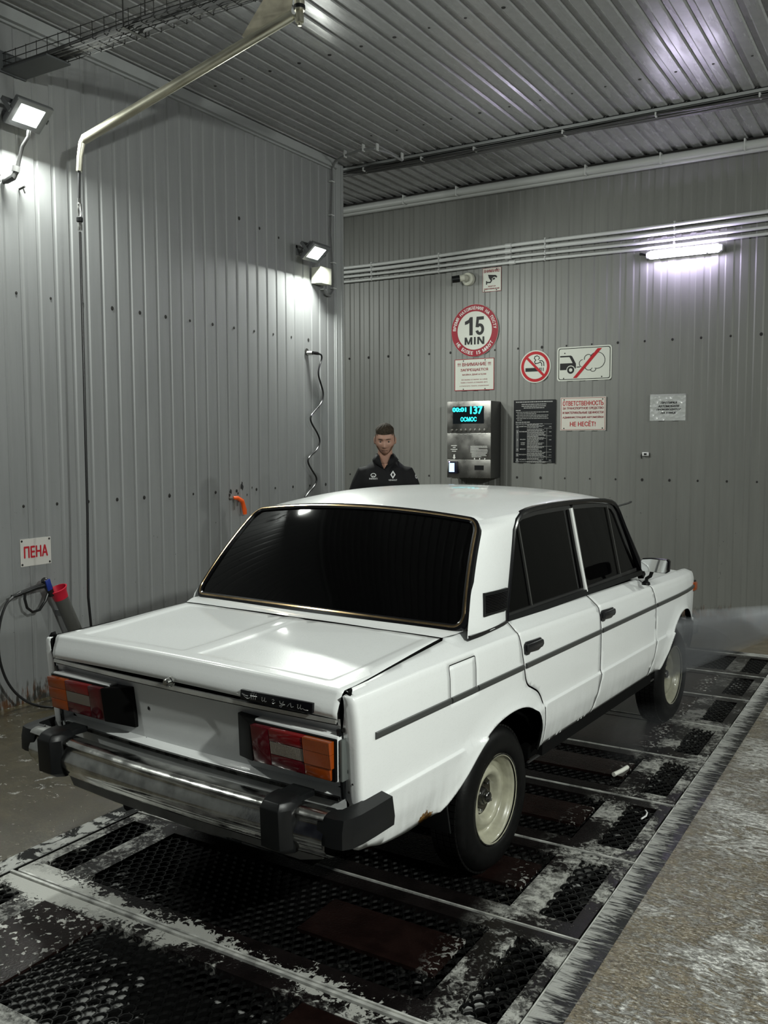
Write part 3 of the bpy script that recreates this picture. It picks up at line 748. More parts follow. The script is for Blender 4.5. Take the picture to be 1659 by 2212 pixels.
# ---- tail lamps
for sgn in (1, -1):
    side = 'right' if sgn > 0 else 'left'
    hs = bpy.data.objects.new('tail_lamp', None); C.objects.link(hs); hs.parent = car
    def L(x0, x1, z0, z1, mtl, nm, pr=0.0, rib=False):
        m = MB(); a, b = sgn*x0, sgn*x1
        if a > b: a, b = b, a
        yf0 = -1.032+.13*(.80-z0)-pr; yf1 = -1.032+.13*(.80-z1)-pr
        if rib:
            n = int((b-a)/.0055)
            for i in range(n):
                xa, xb = a+(b-a)*i/n, a+(b-a)*(i+1)/n; xm = (xa+xb)/2
                m.add([(xa,yf0,z0),(xm,yf0-.0022,z0),(xm,yf1-.0022,z1),(xa,yf1,z1),(xb,yf0,z0),(xb,yf1,z1)], [(0,1,2,3),(1,4,5,2)])
            m.add([(a,yf0,z0),(b,yf0,z0),(b,yf1,z1),(a,yf1,z1),(a,-.97,z0),(b,-.97,z0),(b,-.97,z1),(a,-.97,z1)], [(0,4,5,1),(1,5,6,2),(2,6,7,3),(3,7,4,0)])
        else:
            m.add([(a,yf0,z0),(b,yf0,z0),(b,yf1,z1),(a,yf1,z1),(a,-.95,z0),(b,-.95,z0),(b,-.95,z1),(a,-.95,z1)], [(0,1,2,3),(0,4,5,1),(1,5,6,2),(2,6,7,3),(3,7,4,0),(4,7,6,5)])
        o = m.build(nm, mtl, hs, bevel=0 if rib else .0015); return o
    # amber column with a clipped outer lower corner
    for z0, z1, xo in ((.762,.802,.714),(.716,.761,.714),(.676,.715,.706)):
        L(.604, xo, z0, z1, ORANGE, 'amber_lens', 0, rib=(z0 > .7 and sgn > 0))
    L(.462, .602, .762, .802, RED, 'red_lens'); L(.462, .602, .718, .760, CLEAR, 'reversing_lens', -.002, rib=True); L(.462, .602, .676, .716, DRED, 'dark_red_lens')
    L(.382, .460, .676, .802, DRED, 'dark_red_lens')
    m = MB(); a = sgn*.380; b = sgn*.275; c = sgn*.268
    m.add([(a,-1.020,.674),(a,-1.036,.806),(b,-.978,.812),(c,-.965,.655),(a,-.95,.674),(a,-.95,.806),(b,-.95,.812),(c,-.95,.655)], [(0,1,2,3),(4,7,6,5),(0,4,5,1),(1,5,6,2),(2,6,7,3),(3,7,4,0)])
    m.build('housing', LAMPB, hs, bevel=.004)
    m = MB(); m.box(sgn*.372, sgn*.722, -.999, -.95, .668, .814); m.build('bezel', PAINT, hs, bevel=.006)
    m = MB(); m.box(sgn*.376, sgn*.719, -1.009, -.98, .671, .807); m.build('gasket', LAMPB, hs, bevel=.004)
    m = MB(); m.box(sgn*.726, sgn*.738, -.998, -.96, .672, .806); m.build('side_cap', mat('grey rubber', (.10,.11,.105), .4), hs, bevel=.004)

# ---- rear bumper
bp = bpy.data.objects.new('rear_bumper', None); C.objects.link(bp); bp.parent = car
def bump_path(n=32):
    P = []
    for x in fr(-.74, .74, 1.48/n): P.append((x, -1.062-.030*(1-(x/.74)**2), 0))
    return P
BP = bump_path()
prof = [(.602,-.03),(.604,.010),(.597,.030),(.588,.036),(.580,.030),(.572,.026),(.556,.032),(.530,.044),(.505,.044),(.488,.034),(.478,.022),(.468,.020),(.458,.012),(.452,-.02)]
m = MB(); n = len(prof); vs = []
for x, y, _ in BP:
    for z, o_ in prof: vs.append((x, y-o_, z))
m.add(vs, [(i*n+k, (i+1)*n+k, (i+1)*n+k+1, i*n+k+1) for i in range(len(BP)-1) for k in range(n-1)])
o = m.build('chrome_blade', CHROME, bp, ang=60)
for sgn in (1, -1):
    path = [(sgn*.715,-1.098),(sgn*.775,-1.100),(sgn*.808,-1.092),(sgn*.826,-1.065),(sgn*.833,-1.02),(sgn*.834,-.95),(sgn*.832,-.850)]
    m = MB(); vs = []
    for i, (x, y) in enumerate(path):
        t = i/(len(path)-1); cx = x-sgn*(.055 if i > 2 else .02*i); cy = y if i > 4 else y+.055
        zt = .600+.004*t; zb = .508+.0*t; zi = zt+.006
        vs += [(cx, cy, zb), (x, y, zb), (x+sgn*.003*(i > 2), y, zb+.03), (x, y, zb+.052), (x-sgn*.006*(i > 2), y+.008*(i < 4), zt-.004), (cx, cy, zi)]
    m.add(vs, [(i*6+k, i*6+(k+1) % 6, (i+1)*6+(k+1) % 6, (i+1)*6+k) for i in range(len(path)-1) for k in range(6)]+[tuple(range(6)), tuple(36+k for k in range(6))])
    m.build('corner_rubber', BLACK, bp, ang=25)
    gx = sgn*.572; m = MB()
    secs = [(.455,.055,.06),(.475,.062,.088),(.60,.060,.094),(.622,.050,.080),(.630,.040,.05)]
    vs = []
    for z, hw, dp in secs:
        y0 = -1.062; vs += [(gx-hw, y0, z), (gx-hw, y0-dp*.6, z), (gx-hw*.62, y0-dp, z), (gx+hw*.62, y0-dp, z), (gx+hw, y0-dp*.6, z), (gx+hw, y0, z)]
    m.add(vs, [(i*6+k, i*6+(k+1) % 6, (i+1)*6+(k+1) % 6, (i+1)*6+k) for i in range(4) for k in range(6)]+[tuple(range(6)), tuple(24+k for k in range(6))])
    m.box(gx-.045, gx+.045, -1.10, -.985, .600, .622)
    m.build('over_rider', BLACK, bp, bevel=.003, ang=30)
    m = MB(); m.box(sgn*.30, sgn*.34, -1.06, -.98, .50, .56); m.build('bracket', BLACK, bp)

# ---- roof, pillars
def zr(x, y):
    t = min(1.0, abs(x)/.648); return 1.502-.056*((y-.85)/.78)**2-.042*t**2.2-.030*t**9
ROOF = [(-.600,.112),(-.45,.094),(-.2,.080),(0,.077),(.2,.080),(.45,.094),(.600,.112),(.622,.25),(.641,.43),(.645,.57),(.648,.95),(.648,1.40),(.646,1.53),(.630,1.565),(.5,1.59),(.2,1.61),(0,1.615),(-.2,1.61),(-.5,1.59),(-.630,1.565),(-.646,1.53),(-.648,1.40),(-.648,.95),(-.645,.57),(-.641,.43),(-.622,.25)]
us = fr(-.64,.64,.04)+[.60,.615,.627,.637,-.60,-.615,-.627,-.637]
V, Fs = panel(ROOF, lambda x, y: (x, y, zr(x, y)), us, fr(.08, 1.6, .04), .03)
roof = MB().add(V, Fs)
for sgn in (1, -1):       # C pillars, joined to the roof
    Rr = [(.742,-.222,.985),(.738,-.212,1.02),(.700,-.120,1.15),(.660,-.020,1.27),(.622,.075,1.385),(.600,.112,0)]
    Ss = [(.716,.150,.985),(.708,.163,1.02),(.688,.225,1.15),(.668,.29,1.27),(.650,.36,1.375),(.641,.43,0)]
    vs = []; ns = 10; nt = 20
    def along(Pp, t):
        f = t*(len(Pp)-1); i = min(int(f), len(Pp)-2); a, b = Pp[i], Pp[i+1]; f -= i
        return [a[k]+(b[k]-a[k])*f for k in range(3)]
    for P_ in (Rr, Ss): P_[-1] = (P_[-1][0], P_[-1][1], zr(P_[-1][0], P_[-1][1]))
    for j in range(nt+2):
        t = min(1, j/nt); a = along(Rr, t); b = along(Ss, t)
        for i in range(ns+1):
            s_ = i/ns; x, y, z = [a[k]+(b[k]-a[k])*s_ for k in range(3)]
            x += .014*math.sin(PI*s_)*(1-t*.9)
            if j == nt: z = zr(x, y)
            if j == nt+1: x *= .955; z = zr(x, y)-.004; y += .012 if i < 5 else 0
            vs.append((sgn*x, y, z))
    roof.add(vs, [(j*(ns+1)+i, j*(ns+1)+i+1, (j+1)*(ns+1)+i+1, (j+1)*(ns+1)+i) for j in range(nt+1) for i in range(ns)])
rf_o = roof.build('roof', PAINT, car, ang=75, merge=.003)
md = rf_o.modifiers.new('smooth', 'CORRECTIVE_SMOOTH'); rf_o.modifiers.remove(md)
bm = bmesh.new(); bm.from_mesh(rf_o.data)
for e in bm.edges: e.smooth = True
bm.to_mesh(rf_o.data); bm.free()

def gx_(z): return .71-(z-.99)*.07/.41
def sidepl(y, z, off=0): return (gx_(z)+off, y, z)
OUT = [(.152,.985),(.17,1.03),(.25,1.18),(.335,1.345),(.375,1.385),(.43,1.412),(.50,1.422),(.57,1.427),(.75,1.431),(.95,1.431),(1.2,1.426),(1.40,1.417),(1.50,1.404),(1.545,1.39),(1.575,1.37),(1.60,1.34),(1.70,1.18),(1.794,1.035),(1.825,.985)]
for sgn in (1, -1):
    sp = lambda y, z, off=0: (sgn*(gx_(z)+off), y, z)
    sg = bpy.data.objects.new('side_windows', None); C.objects.link(sg); sg.parent = car
    # backing (dark) and frames
    poly = [(y, z) for y, z in OUT]
    m = MB(); vs = [sp(y, z, -.030) for y, z in poly]; m.add(vs, [tuple(range(len(vs)))]); m.build('inner_dark', UNDER, sg, fix=False)
    m = MB(); m.sweep([sp(y, z, .004) for y, z in OUT], [(-.011,-.014),(-.011,.008),(-.003,.012),(.011,.006),(.011,-.014)], (sgn,0,0)); m.build('gutter_trim', GLOSSB, sg)
    m = MB(); m.sweep([sp(y, .990, .002) for y in (.150,.5,1.0,1.5,1.83)], [(-.013,-.02),(-.013,.006),(.013,.010),(.013,-.02)], (sgn,0,0)); m.build('waist_rubber', BLACK, sg)
    FR = mat('dark grey window frame', (.022,.022,.022), .35)
    def frame_loop(pts, wdt, nm, off=-.006, mtl=FR):
        m = MB(); m.sweep([sp(y, z, off) for y, z in pts], [(-wdt,-.012),(-wdt,.004),(wdt,.004),(wdt,-.012)], (sgn,0,0), closed=True); return m.build(nm, mtl, sg)
    frame_loop([(.19,1.0),(.25,1.14),(.36,1.35),(.40,1.385),(.45,1.398),(.60,1.408),(.965,1.410),(.972,1.39),(.985,1.2),(.995,1.0)], .013, 'rear_door_frame')
    frame_loop([(1.035,1.0),(1.02,1.2),(1.005,1.39),(1.01,1.408),(1.3,1.400),(1.46,1.390),(1.52,1.375),(1.56,1.34),(1.66,1.17),(1.755,1.01)], .013, 'front_door_frame')
    def glass(pts, nm, off=-.012):
        P_ = resample(pts, .08); m = MB(); vs = [sp(y, z, off) for y, z in P_]; m.add(vs, [tuple(range(len(vs)))])
        o = m.build(nm, GLASS, sg, fix=False, smooth=False); md = o.modifiers.new('t', 'SOLIDIFY'); md.thickness = .004; md.offset = 0; return o
    glass([(.19,1.0),(.25,1.14),(.36,1.35),(.41,1.388),(.418,1.35),(.425,1.0)], 'rear_quarter_glass')
    glass([(.425,1.0),(.425,1.39),(.60,1.405),(.965,1.408),(.985,1.2),(.995,1.0)], 'rear_door_glass', -.014)
    glass([(1.035,1.0),(1.02,1.2),(1.005,1.39),(1.01,1.405),(1.3,1.400),(1.475,1.385),(1.49,1.2),(1.515,1.0)], 'front_door_glass', -.014)
    glass([(1.515,1.0),(1.49,1.2),(1.475,1.385),(1.53,1.37),(1.56,1.34),(1.66,1.17),(1.755,1.01)], 'front_quarter_glass')
    for pts, nm in (([(.420,1.002),(.412,1.2),(.402,1.385)], 'quarter_divider'), ([(1.512,1.002),(1.488,1.2),(1.462,1.385)], 'quarter_divider')):
        m = MB(); m.sweep([sp(y, z, -.006) for y, z in pts], [(-.005,-.008),(-.005,.004),(.005,.004),(.005,-.008)], (sgn,0,0)); m.build(nm, mat('grey metal divider', (.16,.16,.155), .3, .8), sg)
    m = MB(); m.sweep([sp(y, z, .004) for y, z in ((1.010,.992),(.998,1.1),(.985,1.25),(.973,1.403))], [(-.0095,-.02),(-.0095,.002),(-.004,.007),(.004,.007),(.0095,.002),(.0095,-.02)], (sgn,0,0)); m.build('b_pillar_trim', mat('bright stainless strip', (.85,.86,.85), .3, .25), sg)
    # air-outlet grille on the C pillar
    vg = bpy.data.objects.new('pillar_vent', None); C.objects.link(vg); vg.parent = car
    A = [(-.078,1.050),(.142,1.041),(.178,1.118),(-.040,1.126)]
    def vx(y, z): 
        # pillar surface x at y,z (approx of the patch)
        t = (z-.985)/.40; xa = .742-.36*max(0,(z-.99))*.85; xb = gx_(z)+.006; s_ = min(1,max(0,(y-(-.222+.72*(z-.985)))/(.372-.30*(z-.985)))); return xa+(xb-xa)*s_+.014*math.sin(PI*s_)
    m = MB(); m.sweep([(sgn*(vx(y, z)+.005), y, z) for y, z in A], [(-.005,-.010),(-.005,.006),(.005,.006),(.005,-.010)], (sgn,0,0), closed=True); m.build('vent_frame', BLACK, vg)
    m = MB(); vs = [(sgn*(vx(y, z)+.006), y, z) for y, z in A]; m.add(vs, [(0,1,2,3)]); m.build('vent_back', UNDER, vg, fix=False)
    for i in range(1, 13):
        t = i/13; a = [A[0][k]+(A[3][k]-A[0][k])*t for k in (0,1)]; b = [A[1][k]+(A[2][k]-A[1][k])*t for k in (0,1)]
        m = MB(); m.sweep([(sgn*(vx(*a)+.009), *a), (sgn*(vx((a[0]+b[0])/2,(a[1]+b[1])/2)+.009), (a[0]+b[0])/2, (a[1]+b[1])/2), (sgn*(vx(*b)+.009), *b)], [(-.0016,-.003),(-.0016,.002),(.0016,.002),(.0016,-.003)], (sgn,0,0)); m.build('vent_slat', GLOSSB, vg)
    m = MB(); m.sweep([(sgn*.746,-.215,.988),(sgn*.742,-.10,.986),(sgn*.730,.04,.985),(sgn*.718,.150,.986)], [(-.007,-.006),(-.007,.006),(.007,.006),(.007,-.006)], (sgn,0,0)); m.build('pillar_base_trim', GLOSSB, car)
    # A pillar
    m = MB(); m.sweep([(sgn*.705,1.86,.96),(sgn*.690,1.80,1.06),(sgn*.660,1.68,1.23),(sgn*.640,1.60,1.34),(sgn*.628,1.575,1.375)], [(-.02,-.02),(-.02,.012),(.02,.012),(.02,-.02)], (sgn,0,0)); m.build('a_pillar', GLOSSB, car)

# ---- rear window
def F_rw(s_, t):
    xb, xt = .722, .612
    yb = -.282+.074*s_*s_; yt = .068+.034*s_*s_; zb = 1.030-.016*s_*s_; zt = 1.438-.040*s_*s_
    x = s_*(xb+(xt-xb)*t); bl = .020*(1-(2*t-1)**2)
    return (x, yb+(yt-yb)*t-bl*.75, zb+(zt-zb)*t+bl*.6)
def rr(a, r, n=6):
    x0, x1, y0, y1 = a; P_ = []
    for cx, cy, a0 in ((x1-r[0], y0+r[1], -90), (x1-r[0], y1-r[1], 0), (x0+r[0], y1-r[1], 90), (x0+r[0], y0+r[1], 180)):
        for i in range(n+1):
            q_ = math.radians(a0+90*i/n); P_.append((cx+r[0]*math.cos(q_), cy+r[1]*math.sin(q_)))
    return P_
RW = rr((-.985,.985,.03,.97), (.055,.10))
V, Fs = panel(RW, F_rw, fr(-.95,.95,.06), fr(.06,.94,.06), .05)
rw = MB().add(V, Fs).build('rear_window', GLASS, car, ang=80)
LP = resample(rr((-1.0,1.0,0.0,1.0), (.065,.12)), .06)
def rwn(s_, t):
    e = 1e-3; a = Vector(F_rw(s_+e, t))-Vector(F_rw(s_-e, t)); b = Vector(F_rw(s_, t+e))-Vector(F_rw(s_, t-e)); n_ = a.cross(b).normalized()
    return n_ if n_.z > 0 else -n_
def rwsweep(inset, prof, name, mtl, off):
    pts = [Vector(F_rw(a*(1-inset*.8), .5+(b-.5)*(1-inset*2.2)))+rwn(a, b)*off for a, b in LP]; ups = [rwn(a, b) for a, b in LP]
    m = MB(); m.sweep(pts, prof, ups, closed=True); return m.build(name, mtl, rw)
rwsweep(0, [(-.015,-.012),(-.015,.004),(-.008,.009),(.012,.007),(.017,-.012)], 'rubber_seal', GLOSSB, .002)
rwsweep(.006, [(-.0048,0),(-.003,.004),(.003,.004),(.0048,0)], 'bright_insert', BRONZE, .009)

# ---- windscreen, bonnet, front end
def F_ws(s_, t): return (s_*(.665-.095*t), 2.00-.42*t+.02*(1-s_*s_), .955+.470*t-.040*s_*s_*t)
V, Fs = panel([(-1,0),(1,0),(1,1),(-1,1)], F_ws, fr(-.9,.9,.2), fr(.1,.9,.2), .1)
o = MB().add(V, Fs).build('windscreen', GLASS, car, ang=80)
def zh(x, y): return .925+.035*(1-(x/.72)**2)-.045*sstep(1.9, 2.75, y)
V, Fs = panel([(-.705,1.88),(.705,1.88),(.715,2.45),(.70,2.62),(.66,2.71),(-.66,2.71),(-.70,2.62),(-.715,2.45)], lambda x, y: (x, y, zh(x, y)), fr(-.65,.65,.06), fr(1.9,2.7,.06), .05)
o = MB().add(V, Fs).build('bonnet', PAINT, car, ang=70)
m = MB(); m.box(-.68, .68, 2.66, 2.725, .58, .86); m.build('grille', BLACK, car, bevel=.01)
for x in (-.52,-.34,.34,.52):
    m = MB(); m.lathe([(0,.02),(.05,.015),(.078,.0),(.085,-.01),(.085,-.03)], 24, 'y', (x, 2.73, .74)); m.build('headlamp', CHROME, car)
m = MB(); m.box(-.70,.70,2.66,2.70,.40,.58); m.build('front_valance', PAINT, car, bevel=.01)
m = MB(); m.box(-.78,.78,2.75,2.83,.47,.57); m.build('front_bumper', CHROME, car, bevel=.02)

# ---- door mirror
mi = bpy.data.objects.new('door_mirror', None); C.objects.link(mi); mi.parent = car
cx, cy, cz = .853, 1.62, 1.058
sh = [(-.073,-.020),(-.066,-.032),(.060,-.036),(.073,-.026),(.076,.030),(.066,.040),(-.02,.043),(-.068,.038),(-.076,.026)]
m = MB(); m.prism([(cx+a, cz+b) for a, b in sh], cy-.002, cy+.030, 'y'); m.build('mirror_shell', GLOSSB, mi, bevel=.004)
m = MB(); vs = [(cx+a*.92, cy-.013+a*.117-b*.035, cz+b*.90) for a, b in sh]; m.add(vs, [tuple(range(len(vs)))]); o = m.build('mirror_glass', mat('mirror glass', (.85,.87,.87), .03, 1), mi, fix=False)
m = MB(); m.tube([(.800,1.64,.960),(.802,1.638,.985),(.825,1.63,1.0),(.835,1.63,1.03)], .010, 10); m.lathe([(.024,0),(.022,.012),(.010,.022)], 14, 'z', (.798,1.64,.950)); m.build('mirror_arm', BLACK, mi)
m = MB(); m.tube([(.638,1.60,1.372),(.668,1.70,1.385),(.675,1.735,1.392)], .005, 6); m.build('aerial', BLACK, car)

# ---- wheels
def wheel(y, xr, sgn, tag_):
    r = bpy.data.objects.new('wheel', None); C.objects.link(r); r.parent = car
    r.location = (sgn*xr, y, .290)
    if sgn < 0: r.rotation_euler = (0, 0, PI)
    T = [(.176,-.012),(.190,.004),(.215,.010),(.250,.006),(.272,-.006),(.284,-.022),(.290,-.04),(.2915,-.08),(.290,-.12),(.284,-.138),(.270,-.15),(.21,-.165),(.176,-.155)]
    m = MB(); m.lathe(T, 72, 'x', closed=True); m.build('tyre', TYRE, r, ang=60)
    m = MB()        # tread blocks
    for k in range(72):
        a = 2*PI*k/72; ca, sa = math.cos(a), math.sin(a)
        for h, w_ in ((-.038,.012),(-.068,.012),(-.098,.012),(-.126,.010)):
            m.obox((h, .2915*ca, .2915*sa), (w_, 0, 0), (0, -.010*sa, .010*ca), (0, .004*ca, .004*sa))
    o = m.build('tread_blocks', TYRE, r, smooth=False); o['kind'] = 'stuff'
    rim = [(.1735,-.002),(.1795,.0),(.182,-.005),(.180,-.010),(.172,-.012),(.168,-.020),(.163,-.028),(.158,-.034),(.156,-.050),(.150,-.058),(.143,-.062),(.137,-.060),(.131,-.052),(.124,-.043),(.116,-.037),(.106,-.034),(.096,-.036),(.088,-.044),(.082,-.060),(.077,-.073),(.070,-.078),(.050,-.079),(.031,-.079)]
    m = MB(); m.lathe(rim, 72, 'x'); m.build('rim', WHEELP, r, ang=50)
    m = MB(); m.lathe([(.1815,-.0035),(.1835,.001),(.1805,.0015),(.1775,.0)], 72, 'x'); m.build('rim_edge', CHROMED, r)
    m = MB(); m.lathe([(.0,-.032),(.017,-.033),(.021,-.036),(.0235,-.040),(.026,-.050),(.031,-.052),(.034,-.058),(.036,-.082)], 32, 'x'); m.build('hub_cap', CHROMED, r)
    m = MB(); m.lathe([(.036,-.0775),(.078,-.0725)], 32, 'x'); m.build('hub_face', mat('dark rusty hub face', (.03,.025,.018), .45, .4, noise=(40,.4)), r)
    for k in range(4):
        a = PI/4+PI/2*k+.25; m = MB(); m.lathe([(0,-.050),(.007,-.051),(.0105,-.056),(.011,-.074)], 6, 'x', (0, .058*math.cos(a), .058*math.sin(a))); m.build('wheel_bolt', CHROME, r)
    for k in range(8):
        a = PI/4*k+.1; m = MB(); m.lathe([(0,-.0355),(.006,-.0352),(.0065,-.037)], 8, 'x', (0, .148*math.cos(a), .148*math.sin(a)))
    return r
wheel(0, .756, 1, ''); wheel(0, .756, -1, ''); wheel(2.345, .745, 1, ''); wheel(2.345, .745, -1, '')
# ================================================================== LAMPS
HOUS = mat('grey aluminium lamp housing', (.16,.165,.17), .35, .4)
def emit_mat(name, col, s): return mat(name, (.9,.9,.9), .3, emit=col, estr=s)
EM_F = emit_mat('lit floodlight glass', FLOOD_COL, 22); EM_T = emit_mat('lit tube diffuser', (.96,.95,1.0), 9)
def area(name, parent, W, col, sx, sy, spread=PI):
    l = bpy.data.lights.new(name, 'AREA'); l.shape = 'RECTANGLE'; l.size = sx; l.size_y = sy; l.energy = W; l.color = col; l.spread = spread
    o = bpy.data.objects.new(name, l); C.objects.link(o); o.parent = parent; return o
def floodlight(x, y, z, s, label, group=None, tilt=50, power=1.0):
    """local frame: face normal = +X tilted down; s=+1 on the left wall, -1 on the right wall"""
    r = empty('floodlight', (x, y, z), label, 'floodlight', group, (0, 0, 0 if s > 0 else PI))
    hd = bpy.data.objects.new('lamp_head', None); C.objects.link(hd); hd.parent = r
    hd.location = (.19, 0, -.02); hd.rotation_euler = (0, math.radians(tilt), 0)
    W, H = .265, .195
    m = MB(); pl = [(-H/2,-W/2),(H/2,-W/2),(H/2,W/2),(-H/2,W/2)]
    m.add([(-.045, a*.72, 0) for a in ()], []) if False else None
    vs = []
    for xx, f in ((-.055,.62),(-.035,.90),(-.012,1.0),(.010,1.0),(.014,.95)): vs += [(xx, b*f, a*f) for a, b in pl]
    m.add(vs, [(i*4+k, i*4+(k+1)%4, (i+1)*4+(k+1)%4, (i+1)*4+k) for i in range(4) for k in range(4)]+[(0,3,2,1)])
    m.add([(.014, b*.95, a*.95) for a, b in pl]+[(.006, b*.66, a*.64) for a, b in pl], [(k, (k+1)%4, 4+(k+1)%4, 4+k) for k in range(4)])
    m.build('housing', HOUS, hd, bevel=.006)
    m = MB(); m.add([(.008, b*.65, a*.63) for a, b in pl], [(0,1,2,3)]); m.build('glass', EM_F, hd, smooth=False)
    for i in range(7):
        m = MB(); yy = -W*.26+W*.52*i/6; m.box(-.085, -.05, yy-.003, yy+.003, -H*.28, H*.28); m.build('cooling_fin', HOUS, hd)
    m = MB()
    for e in (-1, 1): m.box(-.10, .012, e*(W/2+.006)-.003, e*(W/2+.006)+.003, -.014, .014)
    m.box(-.105, -.098, -W/2-.009, W/2+.009, -.014, .014)
    m.build('bracket', HOUS, hd)
    m = MB(); m.box(.0, .012, -.05, .05, -.03, .03); m.box(.0, .10, -.012, .012, -.010, .010); m.build('wall_plate', HOUS, r, bevel=.002)
    l = area('flood_light', hd, FLOOD_W*power, FLOOD_COL, H*.75, W*.78)
    l.location = (.022, 0, 0); l.rotation_euler = (0, -PI/2, 0)
    return r
f1 = floodlight(XL, .52, 3.79, 1, 'lit floodlight high on the left wall, near the picture\'s left edge above the long pipe')
f2 = floodlight(XL, 3.60, 3.48, 1, 'lit floodlight near the end of the left wall, above the junction box')
for y, s in ((-2.5, 1), (3.6, -1), (.52, -1), (-2.5, -1)):
    floodlight(XL if s > 0 else XR, y, 3.70, s, 'lit wall floodlight outside the picture on the %s wall, %s' % ('left' if s > 0 else 'right', 'behind the camera' if y < 0 else 'near the back' if y > 2 else 'beside the car'), 'floodlights out of the picture', 50 if s > 0 else 40, (.42 if s > 0 else 3.8) if y < 0 else (.35 if y < 2 else 1.1))
for y, z in ((3.2, 3.7), (.3, 3.7)):
    floodlight(-5.34, y, z, 1, 'lit floodlight in the neighbouring bay, %s, outside the picture' % ('near its back wall' if y > 1 else 'midway along its wall'), 'floodlights out of the picture')
# tube lamp on the back wall
t = empty('tube_lamp', (.115, YB, 3.515), 'lit long tube lamp on the back wall below the four pipes', 'lamp')
m = MB(); m.box(-.335, .335, -.045, .0, -.035, .035); m.build('housing', mat('white lamp body', (.6,.6,.62), .4), t, bevel=.008)
m = MB(); m.tube([(-.325,-.060,0),(-.31,-.060,0),(.31,-.060,0),(.325,-.060,0)], [.025,.040,.040,.025], 20); m.build('diffuser', EM_T, t)
for e in (-1, 1):
    m = MB(); m.tube([(e*.325,-.055,0),(e*.350,-.055,0)], [.036,.030], 16); m.build('end_cap', MATS['white lamp body'], t)
    m = MB(); m.box(e*.22-.008, e*.22+.008, -.10, 0, -.043, -.038); m.build('clip', CHROME, t)
l = area('tube_light', t, TUBE_W, TUBE_COL, .62, .06); l.location = (0, -.108, -.0); l.rotation_euler = (math.radians(-90), 0, 0)
l.rotation_euler = (math.radians(-100), 0, 0) if False else (PI/2, 0, 0)
m = MB(); m.tube([(-.42,-.03,.025),(-.40,-.04,.022),(-.355,-.05,.005)], [.014,.012,.008], 10); m.build('plug', BLACK, t)

# ================================================================== WRITING
def text(s, mtl, parent, c, w=None, h=None, face='-y', name='lettering', bold=0, shear=0, rot=0, thick=.0006):
    cu = bpy.data.curves.new('t', 'FONT'); cu.body = s; cu.size = 1; cu.align_x = 'CENTER'; cu.shear = shear; cu.resolution_u = 4; cu.fill_mode = 'NONE'
    cu.space_line = 1.05
    o = bpy.data.objects.new('t', cu); C.objects.link(o)
    bpy.context.view_layer.update()
    me = bpy.data.meshes.new_from_object(o.evaluated_get(bpy.context.evaluated_depsgraph_get()))
    bpy.data.objects.remove(o, do_unlink=True)
    # fill the letter outlines (non-zero winding) with a constrained triangulation
    V0 = [Vector((v.co.x, v.co.y)) for v in me.vertices]; E0 = [tuple(q.vertices) for q in me.edges]
    if not V0: return None
    r_ = geometry.delaunay_2d_cdt(V0, E0, [], 0, 1e-5)
    a_ = np.array([V0[i] for i, j in E0]); b_ = np.array([V0[j] for i, j in E0]); keep_ = []
    for f in r_[2]:
        cx_ = sum(r_[0][i].x for i in f)/len(f); cy_ = sum(r_[0][i].y for i in f)/len(f)
        up_ = (a_[:,1] <= cy_) & (b_[:,1] > cy_); dn_ = (a_[:,1] > cy_) & (b_[:,1] <= cy_)
        with np.errstate(divide='ignore', invalid='ignore'): xi_ = a_[:,0]+(cy_-a_[:,1])*(b_[:,0]-a_[:,0])/(b_[:,1]-a_[:,1])
        if int(np.sum(up_ & (xi_ > cx_)))-int(np.sum(dn_ & (xi_ > cx_))) != 0: keep_.append(tuple(f))
    me = bpy.data.meshes.new('t'); me.from_pydata([(p.x, p.y, 0) for p in r_[0]], [], keep_)
    b0_ = bmesh.new(); b0_.from_mesh(me); bmesh.ops.delete(b0_, geom=[v for v in b0_.verts if not v.link_faces], context='VERTS'); b0_.to_mesh(me); b0_.free()
    if bold:          # heavier strokes: the outline repeated a hair to each side
        b2 = bmesh.new(); b2.from_mesh(me); h_ = max(v.co.y for v in me.vertices)-min(v.co.y for v in me.vertices)
        for dx, dy in ((bold*4, 0), (-bold*4, 0), (0, bold*2.5), (0, -bold*2.5)):
            b3 = bmesh.new(); b3.from_mesh(me); bmesh.ops.translate(b3, verts=b3.verts, vec=(dx, dy, .05*(1+(dx > 0)+2*(dy > 0)+3*(dy < 0)))); t_ = bpy.data.meshes.new('x'); b3.to_mesh(t_); b2.from_mesh(t_); bpy.data.meshes.remove(t_)
        b2.to_mesh(me)
    co = np.array([v.co[:] for v in me.vertices])
    if not len(co): return None
    mn, mx = co.min(0), co.max(0); ctr = (mn+mx)/2; sz = mx-mn
    fx = w/sz[0] if w else None; fy = h/sz[1] if h else None
    fx = fx or fy; fy = fy or fx
    cr, sr = math.cos(rot), math.sin(rot)
    for v in me.vertices:
        a = (v.co.x-ctr[0])*fx; b = (v.co.y-ctr[1])*fy; a, b = a*cr-b*sr, a*sr+b*cr
        dz_ = v.co.z*.003
        if face == '-y': v.co = (c[0]+a, c[1]-dz_, c[2]+b)
        else: v.co = (c[0]+dz_, c[1]+a, c[2]+b)
    me.materials.clear(); me.materials.append(mtl); me.name = name
    o = bpy.data.objects.new(name, me); C.objects.link(o); o.parent = parent; return o
WHITE = mat('white enamel sign', (.50,.515,.46), .45, spec=.3); RED_S = mat('red sign print', (.24,.006,.018), .5, spec=.2)
BLACK_S = mat('black sign print', (.008,.008,.008), .5, spec=.2); DRED_S = mat('dark red small print', (.22,.02,.03), .5, spec=.2)
GREY_S = mat('light grey small print', (.26,.26,.25), .5); WPRINT = mat('white print', (.55,.55,.53), .5)
